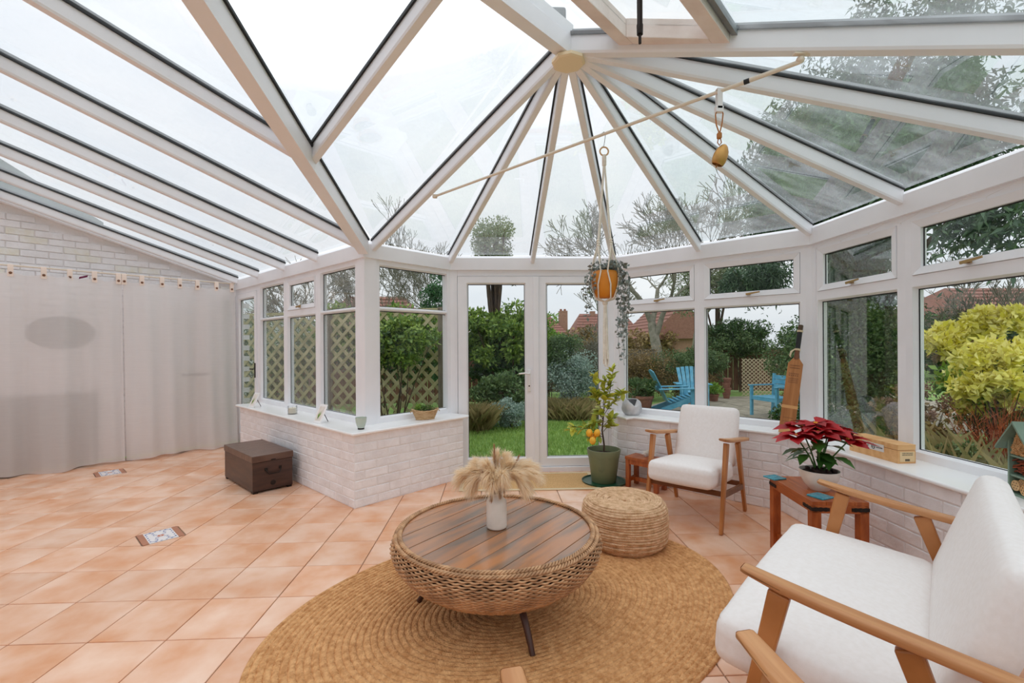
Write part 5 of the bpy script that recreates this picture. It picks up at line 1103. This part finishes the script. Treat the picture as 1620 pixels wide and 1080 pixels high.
# trellis fence to the left, diagonal slats picked out one by one
TA, TB = Vector((-.74, 6.70, GZ)), Vector((-5.3, 8.2, GZ)); tdir = (TB - TA).normalized(); tl = (TB - TA).length; tnorm = Vector((-tdir.y, tdir.x, 0)); ta = math.atan2(tdir.y, tdir.x)
tf = thing('trellis_fence', 'tall diagonal lattice trellis fence seen through the left windows', 'trellis', TA, ta)
HT = 1.98; pitch = .205
def slat(u0, z0, u1, z1, y): part('slat', MB().bar((u0, y, z0), (u1, y, z1), .048, .009, side=(-(z1 - z0), 0, u1 - u0)), 'lattice', tf)
k = -HT
while k < tl:
    for sg in (1, -1):
        if sg > 0: u0, z0 = k, 0.05; u1, z1 = k + HT - .05, HT
        else: u0, z0 = k + HT - .05, .05; u1, z1 = k, HT
        def clip(u0, z0, u1, z1):
            if u0 > u1: u0, z0, u1, z1 = u1, z1, u0, z0
            s_ = (z1 - z0) / (u1 - u0)
            if u0 < 0: z0 += s_ * (0 - u0); u0 = 0
            if u1 > tl: z1 += s_ * (tl - u1); u1 = tl
            return u0, z0, u1, z1
        c = clip(u0, z0, u1, z1)
        if c[2] - c[0] > .06: slat(*c, -.006 * sg)
    k += pitch
for u in (0, 1.9, tl): part('post', MB().box(u - .04, u + .04, -.04, .04, -.1, HT + .05), 'fence', tf)
part('top_rail', MB().box(0, tl, -.02, .02, HT, HT + .04), 'lattice', tf); part('bottom_rail', MB().box(0, tl, -.02, .02, .02, .06), 'lattice', tf)
plant('laurel_hedge', 'leafy hedge growing over the top of the trellis fence', 'hedge', (-2.0, 8.7, GZ), (-2.0, 8.7, 1.55), (1.5, .6, .62), 9000, .085, 'laurel_leaf', 41, 40, .4, extra=[('dark_leaf', 7000, (-2.0, 8.8, 1.3), (1.5, .5, .8))])
plant('overhanging_hedge', 'leafy green growth hanging over the near end of the trellis, in the front left window', 'hedge', (-1.4, 6.45, GZ), (-1.35, 6.5, 1.42), (.62, .28, .42), 4200, .07, 'laurel_leaf', 40, 26, .4, extra=[('dark_leaf', 2200, (-1.4, 6.6, 1.35), (.6, .25, .4))])
plant('ivy_bush', 'dark ivy spilling through the trellis behind the left windows', 'shrub', (-4.6, 9.2, GZ), (-4.3, 9.2, 1.0), (1.4, .5, 1.0), 7000, .07, 'mid_leaf', 42, 30, .4)
plant('conifer', 'dense dark conifer standing between the hedge and the glazed doors', 'tree', (-1.15, 9.9, GZ), (-1.15, 9.9, 1.75), (.42, .42, 1.45), 9000, .06, 'conifer_leaf', 43, 34, .42, stems=4, trunk=.02)
plant('laurel', 'big bright green laurel outside the left glazed door', 'shrub', (.35, 10.2, GZ), (.25, 10.2, 1.50), (1.05, .7, .72), 11000, .11, 'laurel_leaf', 44, 40, .38, stems=14, stemr=.03, extra=[('dark_leaf', 7000, (.3, 10.5, .95), (1.0, .6, .65))])
tt = plant('garden_tree', 'evergreen tree rising behind the laurel, its crown seen through the roof glass', 'tree', (.05, 11.6, GZ), (.02, 11.6, 3.95), (.62, .6, .95), 5200, .07, 'haze_leaf', 45, 36, .42, stems=16, stemr=.05, trunk=.12, extra=[('dark_leaf', 1500, (.5, 11.6, 3.05), (.42, .4, .25))])
plant('silver_shrub', 'small silvery shrub at the lawn edge outside the left glazed door', 'shrub', (.30, 8.25, GZ), (.28, 8.25, .16), (.42, .3, .30), 4200, .040, 'silver_leaf', 46, 26, .4, stems=5)
plant('low_shrub', 'green shrub behind the silvery one', 'shrub', (.25, 9.0, GZ), (.2, 9.0, .45), (.75, .4, .42), 5000, .07, 'mid_leaf', 47, 26, .42)
def clump(name, label, base, rad, n, h, mat, seed, w=.006, cat='grass', lean=.6): 
    def reg(r):
        a, q = r.uniform(0, 2 * PI), r.uniform(0, 1) ** .5; return (base[0] + rad * q * math.cos(a), base[1] + rad * q * math.sin(a), GZ)
    return blades(name, label, n, reg, h, mat, seed, cat, lean, w)
clump('dry_grass_clump', 'clump of dry brown grass left of the silvery shrub', (-.30, 8.1), .26, 1300, .42, 'drygrass', 48, .003)
clump('fern_clump', 'tuft of long green blades in front of the right glazed door', (1.6, 9.5), .6, 1800, .34, 'drygrass', 49, .003)
plant('grey_green_shrub', 'large soft grey-green shrub outside the right glazed door', 'shrub', (1.75, 10.2, GZ), (1.75, 10.2, .62), (.85, .5, .72), 9000, .05, 'silver_leaf', 50, 36, .4, extra=[('mid_leaf', 7000, (1.4, 10.3, 1.15), (.62, .4, .5))])
plant('climber', 'bright green climber at the left side of the right glazed door', 'shrub', (1.35, 11.5, GZ), (1.35, 11.5, 1.50), (.5, .35, .65), 3000, .08, 'green_leaf2', 51, 24, .4)
baretree('tangled_shrub', 'tangle of bare grey stems in front of the far houses', (2.6, 12.6, GZ), 2.15, 52, .8, 6, .04, .30, twig=.006, kids=(3, 3)); 
plant('dense_bush', 'brown-green bush mass in front of the far houses', 'shrub', (2.9, 13.6, GZ), (2.9, 13.6, .85), (1.3, .6, .75), 7000, .07, 'brown_leaf', 53, 30, .4)
# boarded fences
def fence(name, label, A, B, h, mat, bw=.12):
    A, B = Vector((*A, GZ)), Vector((*B, GZ)); d = B - A; t = thing(name, label, 'fence', A, math.atan2(d.y, d.x)); L_ = d.length; me = MB().box(0, bw - .008, -.01, .01, .03, h).mesh('board', mat); k = 0.
    while k < L_ - .05: obj('board', me, t, (k, random.uniform(-.004, .004), random.uniform(-.008, .008))); k += bw
    part('rail', MB().box(0, L_, .01, .05, h * .2, h * .2 + .07).box(0, L_, .01, .05, h * .8, h * .8 + .07), mat, t); part('capping', MB().box(0, L_, -.03, .03, h, h + .03), mat, t); return t
fence('board_fence', 'grey boarded fence beyond the right glazed door', (.9, 14.2), (5.0, 14.2), 1.30, 'fence', .16)
fence('brown_fence', 'brown boarded fence behind the blue bench chair', (6.2, 14.6), (9.2, 13.6), 1.32, 'fence_br', .15)
fence('left_fence', 'grey boarded fence behind the laurel', (-5.5, 11.6), (.9, 12.0), 1.4, 'fence_br', .16)
# beech hedge, blue chairs, pots
plant('beech_hedge', 'tan beech hedge behind the blue garden chairs', 'hedge', (4.1, 12.2, GZ), (4.1, 12.2, .48), (1.05, .35, .78), 12000, .05, 'brown_leaf', 54, 40, .42, extra=[('mid_leaf', 5000, (4.7, 12.3, .7), (.7, .35, .55))])
plant('ivy_hedge', 'green ivy covered hedge behind the right blue garden chair', 'hedge', (5.9, 13.0, GZ), (5.8, 13.0, .7), (1.1, .4, .62), 9000, .06, 'mid_leaf', 55, 34, .42, extra=[('brown_leaf', 5000, (5.6, 12.8, .2), (.9, .35, .45))])
def adirondack(loc, rz, label):
    t = thing('garden_chair', label, 'garden chair', loc, rz, 'blue slatted garden chairs')
    for i in range(6):
        x = -.23 + i * .092; h = .80 + .05 * math.sin(PI * (i + .5) / 6); part('back_slat', MB().bar((x * .8, -.18, .24), (x * 1.15, -.18 - h * .40, .24 + h * .80), .07, .018, .082, .018, side=(1, 0, 0)), 'bluepaint', t)
    for i in range(6): part('seat_slat', MB().bar((-.27, .30 - i * .09, .36 - i * .024), (.27, .30 - i * .09, .36 - i * .024), .075, .018, side=(0, 1, -.27)), 'bluepaint', t)
    for sx in (-1, 1):
        part('armrest', MB().bar((sx * .33, .36, .54), (sx * .33, -.40, .52), .12, .022, side=(1, 0, 0)), 'bluepaint', t); part('leg', MB().bar((sx * .30, .30, 0), (sx * .30, .30, .53), .035, .09, side=(1, 0, 0)), 'bluepaint', t)
        part('rear_rail', MB().bar((sx * .27, .36, .34), (sx * .27, -.50, .0), .03, .10, side=(1, 0, 0)), 'bluepaint', t)
    part('back_rail', MB().bar((-.33, -.36, .50), (.33, -.36, .50), .02, .07, side=(0, 1, 0)), 'bluepaint', t); return t
adirondack((3.95, 9.95, GZ), math.radians(-99), 'blue slatted garden chair seen side-on beside the terracotta pot')
adirondack((4.75, 10.9, GZ), math.radians(165), 'blue slatted garden chair with fanned back, behind the side-on one')
bc = thing('garden_armchair', 'blue painted wooden garden armchair on the patio, left of the cricket bat', 'garden chair', (5.62, 9.05, GZ), math.radians(103))
for i in range(3): part('back_slat', MB().rbox(.31, .009, .042, .004, (0, -.27 - i * .012, .60 + i * .092), 1), 'bluepaint', bc)
for i in range(5): part('seat_slat', MB().rbox(.31, .042, .009, .004, (0, .24 - i * .095, .41), 1), 'bluepaint', bc)
for sx in (-1, 1):
    part('leg', MB().box(sx * .32 - .022, sx * .32 + .022, .24, .29, 0, .62), 'bluepaint', bc); part('leg', MB().bar((sx * .32, -.26, 0), (sx * .32, -.31, .86), .044, .05, side=(1, 0, 0)), 'bluepaint', bc); part('armrest', MB().rbox(.04, .31, .011, .004, (sx * .33, 0, .63), 1), 'bluepaint', bc)
    part('side_rail', MB().box(sx * .32 - .012, sx * .32 + .012, -.28, .27, .34, .40), 'bluepaint', bc)
part('front_rail', MB().box(-.30, .30, .255, .28, .34, .40), 'bluepaint', bc)
def tpot(name, label, loc, r, h, n, size, mat, seed, fh, cat='pot', prad=.3):
    t = thing(name, label, cat, loc); part('pot', MB().lathe([(0, 0), (r * .68, 0), (r * .9, h * .8), (r * .92, h * .82), (r, h * .84), (r, h), (r * .88, h), (r * .85, h * .85), (0, h * .85)], 24), 'terracotta', t, 40)
    V = foliage(np.array((0, 0, h + fh * .4)), (prad, prad, fh * .6), n, size, seed, 18, .42, 0, .8, .3); o = obj('foliage', cloudmesh('foliage', V, mat), t); o['kind'] = 'stuff'; return t
tpot('potted_fern', 'fern in a weathered terracotta pot beside the blue garden chairs', (3.25, 10.0, GZ), .24, .36, 1500, .10, 'mid_leaf', 60, .36, 'potted plant', .38)
tpot('potted_shrub', 'dark pot with sparse plant behind the blue armchair', (6.35, 9.6, GZ), .25, .3, 300, .08, 'brown_leaf', 61, .2, 'potted plant', .22)
tpot('potted_grass', 'small pot with green tuft by the brown fence', (5.6, 11.6, GZ), .14, .2, 500, .10, 'green_leaf2', 62, .25, 'potted plant', .2)
sp = thing('stacked_terracotta_pots', 'stack of small terracotta pots by the brown fence', 'pots', (6.3, 12.3, GZ))
for i in range(4): part('pot', MB().lathe([(0, 0), (.07, 0), (.095, .12), (.105, .12), (.105, .16), (.0, .15)], 18), 'terracotta', sp, 40, loc=(.02 * (i % 2), 0, i * .13))
st_ = thing('small_trellis', 'small pale lattice panel against the fence beside the blue armchair', 'trellis', (7.05, 12.9, GZ), math.radians(-20))
for sg in (1, -1):
    k = -1.05
    while k < .95:
        u0, z0, u1, z1 = (k, 0, k + 1.05, 1.05); 
        if u0 < 0: z0 -= u0; u0 = 0
        if u1 > .95: z1 -= (u1 - .95); u1 = .95
        if sg < 0: u0, u1 = .95 - u0, .95 - u1
        if abs(u1 - u0) > .05: part('slat', MB().bar((u0, -.004 * sg, z0), (u1, -.004 * sg, z1), .022, .006, side=(-(z1 - z0), 0, u1 - u0)), 'twine', st_)
        k += .105
plant('holly_bush', 'evergreen shrub above the brown fence, behind the small trellis', 'shrub', (7.6, 13.9, GZ), (7.4, 13.9, 1.45), (1.4, .5, .62), 9000, .08, 'dark_leaf', 63, 34, .42, extra=[('mid_leaf', 4500, (7.2, 13.7, 1.3), (1.5, .4, .5))])
plant('shade_shrub', 'green shrub behind the blue armchair, left of the cricket bat', 'shrub', (7.9, 11.6, GZ), (7.7, 11.6, .95), (.75, .5, .85), 7000, .07, 'mid_leaf', 64, 30, .42)
# bare trees
baretree('ash_tree', 'bare grey-trunked tree standing behind the beech hedge', (5.25, 14.2, GZ), 6.4, 71, .50, 7, .20, .34, kids=(2, 3), twig=.009)
baretree('birch_sapling', 'thin bare saplings seen above the trellis through the front left window', (-3.0, 13.0, GZ), 4.2, 72, .35, 6, .045, .30, twig=.006)
baretree('birch_sapling', 'slender bare sapling beside the conifer, upper left front window', (-2.3, 12.6, GZ), 4.0, 73, .33, 6, .04, .32, twig=.006)
baretree('hazel_tree', 'bare twiggy tree seen through the top panes of the left windows', (-4.6, 11.5, GZ), 3.7, 74, .6, 7, .06, .22, twig=.006, kids=(2, 3))
baretree('willow_tree', 'faint bare tree seen through the roof glass left of the evergreen crown', (-1.45, 15.5, GZ), 6.0, 75, .42, 7, .09, .26, twig=.007)
baretree('bare_poplar', 'small bare tree in front of the half-timbered houses', (8.0, 30, GZ), 6.4, 76, .35, 6, .12, .22, twig=.016)
baretree('bare_maple', 'bare forked tree right of the hanging planter, seen through the roof glass', (7.6, 17.5, GZ), 7.9, 77, .5, 7, .14, .28, twig=.011, kids=(2, 3))
baretree('bare_plum', 'bare tangled tree above the yellow shrub in the right window', (8.6, 8.2, GZ), 3.4, 78, .55, 7, .07, .22, twig=.005, kids=(2, 3))
plant('mahonia', 'leafy green tree behind the second right opener window', 'tree', (7.6, 15.5, GZ), (7.3, 15.5, 3.2), (1.5, .8, 1.0), 7000, .09, 'haze_leaf', 79, 34, .42, stems=12, stemr=.04, trunk=.1)
# large weeping evergreen to the right, hanging over the roof
ev = thing('weeping_evergreen', 'large weeping evergreen tree overhanging the right side of the glass roof', 'tree', (6.4, 7.6, GZ)); b = np.array((6.4, 7.6, GZ)); Vs = []
r = np.random.default_rng(80)
for (c, rad, n, nl) in [((5.45, 7.8, 4.5), (1.1, 1.2, 1.5), 26000, 60), ((6.2, 7.6, 4.6), (1.35, 1.5, 1.4), 24000, 50), ((5.3, 8.3, 3.9), (.6, .6, .8), 7500, 24), ((5.9, 10.2, 2.95), (1.1, .7, .5), 6500, 26), ((5.9, 7.2, 3.0), (.9, 1.0, .85), 6500, 34), ((5.2, 5.6, 4.0), (.9, 1.2, .8), 14000, 30), ((6.0, 6.6, 5.6), (1.6, 1.5, 1.0), 7000, 34), ((6.8, 8.6, 2.3), (1.1, .8, .6), 5500, 30), ((5.0, 4.4, 2.75), (.45, .8, .30), 1700, 16)]:
    Vs.append(foliage(np.array(c), rad, n, .12, 80 + n % 97, nl, .36, .22, -1.1, .26))
o = obj('foliage', cloudmesh('foliage', np.concatenate(Vs) - b, 'evergreen_leaf'), ev); o['kind'] = 'stuff'
tk = MB().tube([(0, 0, 0), (-.12, -.1, 1.2), (-.05, -.2, 2.6), (-.3, -.3, 4.2), (-.2, -.2, 5.6)], [.16, .14, .12, .10, .05], 9)
for q in [(-1.1, .7, 4.0), (-1.3, -1.8, 4.1), (.6, .8, 4.6), (-.4, -1.0, 5.6), (-.6, -.5, 3.3), (.5, 1.0, 2.6), (-1.3, -3.0, 3.1)]: q = Vector(q); s0 = Vector((-.1, -.2, q.z * .6)); tk.tube([s0, s0.lerp(q, .5) + Vector((0, 0, .2)), q], [.07, .045, .015], 6)
part('trunk', tk, 'bark', ev, 60)
plant('dark_shrub', 'dense dark green shrub filling the window behind the poinsettia', 'shrub', (5.5, 7.0, GZ), (5.6, 7.1, .95), (1.0, .8, 1.05), 13000, .060, 'mid_leaf', 90, 44, .38, extra=[('dark_leaf', 8000, (5.9, 7.3, 1.3), (1.1, .8, 1.2))])
plant('conifer_hedge', 'dark hedge behind the yellow shrub', 'hedge', (6.9, 5.6, GZ), (6.9, 5.6, .75), (.9, 1.3, .75), 11000, .07, 'dark_leaf', 91, 44, .36, extra=[('brown_leaf', 3000, (6.6, 5.6, 1.1), (.7, 1.2, .45))])
plant('mexican_orange', 'bright yellow-green shrub outside the large right window', 'shrub', (5.25, 4.7, GZ), (5.05, 4.55, .98), (.42, .48, .40), 3600, .085, 'choisya_leaf', 92, 34, .30, stems=16, extra=[('choisya_leaf', 2200, (5.55, 4.9, 1.55), (.55, .45, .20)), ('green_leaf2', 900, (5.1, 4.7, .9), (.4, .4, .35)), ('choisya_leaf', 700, (4.95, 5.0, 1.35), (.22, .3, .16)), ('choisya_leaf', 900, (5.75, 4.1, 1.05), (.3, .3, .3))])
dg = thing('dogwood', 'rust-red stemmed bare shrub below the yellow shrub', 'shrub', (4.95, 4.35, GZ)); db = MB(); rs = random.Random(93)
for i in range(130):
    a = rs.uniform(0, 6.28); l = rs.uniform(.05, .45); h = rs.uniform(.5, .95); p0 = Vector((rs.gauss(0, .08), rs.gauss(0, .08), 0)); p2 = Vector((l * math.cos(a), l * math.sin(a), h)); p1 = p0.lerp(p2, .5) + Vector((0, 0, .06)); db.tube([p0, p1, p2], [.005, .0035, .0015], 3, cap=False)
    for k in range(2): q = p1.lerp(p2, rs.random()); db.tube([q, q + Vector((rs.gauss(0, .06), rs.gauss(0, .06), rs.uniform(.05, .16)))], [.002, .001], 3, cap=False)
part('stems', db, 'dogwood_twig', dg, stuff=True)
hyd = thing('hydrangea', 'hydrangea with faded brown flower heads left of the yellow shrub', 'shrub', (4.55, 4.9, GZ)); b = np.array((4.55, 4.9, GZ))
V = foliage(np.array((4.6, 4.95, .45)), (.40, .40, .45), 2200, .06, 94, 22, .4); o = obj('foliage', cloudmesh('foliage', V - b, 'brown_leaf'), hyd); o['kind'] = 'stuff'
for i, (x, y, z) in enumerate([(-.10, -.1, .93), (.02, -.15, 1.0), (.12, .0, .90), (-.18, .05, .82), (.2, -.2, .80), (-.05, -.3, .72), (.10, -.33, .88), (-.22, -.15, .98)]):
    V = leafcloud(170, rng.normal(size=(170, 3)) * (.036, .036, .026), .024, 95 + i, .5, .8); o = obj('flower_head', cloudmesh('flower_head', V, 'hydrangea_leaf'), hyd, (x, y, z)); part('stalk', MB().tube([(x * .3, y * .3, 0), (x, y, z)], [.005, .003], 4), 'bark', hyd)
clump('tall_grass', 'dry grass stalks at the foot of the big right window', (4.3, 4.1), .6, 260, .62, 'drygrass', 97, .0018, lean=.4)
plant('ground_cover', 'low mixed green planting below the big right window', 'shrub', (4.3, 4.6, GZ), (4.25, 4.4, .10), (1.1, 1.5, .32), 11000, .055, 'mid_leaf', 98, 60, .28, stems=3, extra=[('brown_leaf', 5000, (4.3, 4.4, .08), (1.1, 1.5, .28)), ('dark_leaf', 4000, (3.9, 5.6, .3), (.7, 1.0, .4))])
# houses beyond the garden
def house(name, label, x, y, w, d, eave, ridge, axis, hips, wallmat, gable=False):
    t = thing(name, label, 'house', (x, y, GZ)); part('walls', MB().box(-w / 2, w / 2, -d / 2, d / 2, 0, eave), wallmat, t)
    ov = .4; rf = MB(); e = hips
    if axis == 'x': rf.add([(-w / 2 - ov, -d / 2 - ov, eave), (w / 2 + ov, -d / 2 - ov, eave), (w / 2 + ov, d / 2 + ov, eave), (-w / 2 - ov, d / 2 + ov, eave), (-w / 2 - ov + e, 0, ridge), (w / 2 + ov - e, 0, ridge)], [(0, 1, 5, 4), (2, 3, 4, 5), (1, 2, 5), (3, 0, 4), (3, 2, 1, 0)])
    else: rf.add([(-w / 2 - ov, -d / 2 - ov, eave), (w / 2 + ov, -d / 2 - ov, eave), (w / 2 + ov, d / 2 + ov, eave), (-w / 2 - ov, d / 2 + ov, eave), (0, -d / 2 - ov + e, ridge), (0, d / 2 + ov - e, ridge)], [(0, 1, 4), (1, 2, 5, 4), (2, 3, 5), (3, 0, 4, 5), (3, 2, 1, 0)])
    r_ = part('roof', rf, 'rooftile', t)
    tiles = MB(); n = 9
    for i in range(n):   # tile courses
        f = i / n; z = eave + (ridge - eave) * f
        if axis == 'x': y0 = -(d / 2 + ov) * (1 - f); tiles.box(-w / 2 - ov + e * f, w / 2 + ov - e * f, y0 - .03, y0 + .03, z, z + .05)
        else: x0 = (w / 2 + ov) * (1 - f); tiles.box(-x0 - .03, -x0 + .03, -d / 2 - ov + e * f, d / 2 + ov - e * f, z, z + .05); tiles.box(x0 - .03, x0 + .03, -d / 2 - ov + e * f, d / 2 + ov - e * f, z, z + .05)
    part('tile_courses', tiles, 'rooftile', t, stuff=True)
    return t
def gable(t, x, z0, w, h, y):
    g = MB().add([(x - w / 2, y, z0), (x + w / 2, y, z0), (x + w / 2, y, z0 + h * .35), (x, y, z0 + h), (x - w / 2, y, z0 + h * .35), (x - w / 2, y + 2, z0), (x + w / 2, y + 2, z0), (x + w / 2, y + 2, z0 + h * .35), (x, y + 2, z0 + h), (x - w / 2, y + 2, z0 + h * .35)], [(0, 1, 2, 3, 4), (9, 8, 7, 6, 5)] + [(i, 5 + i, 5 + (i + 1) % 5, (i + 1) % 5) for i in range(5)]); go = part('gable', g, 'whiteplaster', t); b = MB()
    for k in (-.35, -.12, .12, .35): b.box(x + k * w - .06, x + k * w + .06, y - .05, y, z0, z0 + h * (.95 - abs(k) * 1.35))
    b.bar((x - w / 2 - .2, y - .06, z0 + h * .28), (x, y - .06, z0 + h + .1), .16, .08, side=(0, 1, 0)); b.bar((x + w / 2 + .2, y - .06, z0 + h * .28), (x, y - .06, z0 + h + .1), .16, .08, side=(0, 1, 0)); part('timber_framing', b, 'blacktimber', go)
    part('window', MB().box(x - .3, x + .3, y - .04, y, z0 - .1, z0 + .5), 'blacktimber', t)
h1 = house('brick_house', 'left red-roofed half-timbered house far beyond the garden', 4.6, 47, 4.5, 6, 2.4, 4.55, 'x', 1.6, 'housebrick'); gable(h1, .65, 1.1, 2.4, 2.0, -3.2); part('chimney', MB().box(2.1, 2.9, -.6, .4, 2, 4.9), 'housebrick', h1); part('chimney_pots', MB().tube([(2.3, -.1, 4.9), (2.3, -.1, 5.1)], .12, 8).tube([(2.7, -.1, 4.9), (2.7, -.1, 5.1)], .12, 8), 'terracotta', h1)
h2 = house('brick_house', 'right red-roofed half-timbered house far beyond the garden, behind the lemon tree', 11.6, 49, 6.6, 6, 2.0, 4.75, 'x', 1.3, 'housebrick'); gable(h2, 1.7, .9, 2.2, 1.9, -3.2); part('chimney', MB().box(-1.3, -.8, -.4, .2, 4, 5.0), 'housebrick', h2)
h3 = house('brick_house', 'steep red-roofed house behind the beech hedge', 14.9, 40, 5.0, 8, 1.9, 4.7, 'y', 0, 'housebrick')
h4 = house('brick_house', 'red-roofed house behind the yellow shrub in the right window', 27.0, 24, 7.0, 8, 2.4, 4.4, 'x', 1.2, 'housebrick')
h5 = house('brick_house', 'dark roof edge behind the trellis in the front left window', -6.4, 26, 5.0, 8, 2.2, 4.2, 'x', 1.4, 'housebrick')
fh = MB(); rs = random.Random(99)
for k in range(26):
    pass
plant('tree_line', 'distant line of brown-green trees beyond the garden fence', 'trees', (3, 36, GZ), (6, 36, 1.0), (16, 1.5, 1.6), 12000, .32, 'brown_leaf', 101, 70, .5, stems=0 + 3, stemr=.1)
plant('tree_line', 'distant dark tree line to the right of the garden', 'trees', (26, 18, GZ), (22, 17, 1.0), (7, 8, 1.8), 11000, .30, 'dark_leaf', 102, 60, .5, stems=3, stemr=.1)
plant('tree_line', 'distant tree line to the left behind the trellis', 'trees', (-9, 20, GZ), (-9, 19, .9), (6, 2, 1.4), 8000, .25, 'mid_leaf', 103, 50, .5, stems=3, stemr=.1)
# neighbour's conservatory roof
nb = thing('neighbour_conservatory', 'pale sloping conservatory roof of the neighbour, behind the left windows', 'building', (-6.6, 12.6, GZ))
part('roof', MB().add([(-2.2, -.6, 2.75), (1.5, -.6, 2.2), (1.5, 1.6, 2.2), (-2.2, 1.6, 2.75), (-2.2, -.6, 3.45), (-.3, -.2, 3.15), (-.3, 1.2, 3.15), (-2.2, 1.6, 3.45)], [(0, 1, 5, 4), (1, 2, 6, 5), (2, 3, 7, 6), (4, 5, 6, 7), (0, 4, 7, 3), (3, 2, 1, 0)]), 'neighroof', nb)
rb = MB()
for k in range(6): rb.bar((-2.0 + k * .65, -.62, 2.76 - k * .10), (-2.2 + k * .36, -.22, 3.46 - k * .055), .05, .04)
part('roof_bars', rb, 'upvc', nb); part('walls', MB().box(-2.1, 1.4, -.5, 1.5, 0, 2.25), 'neighroof', nb)
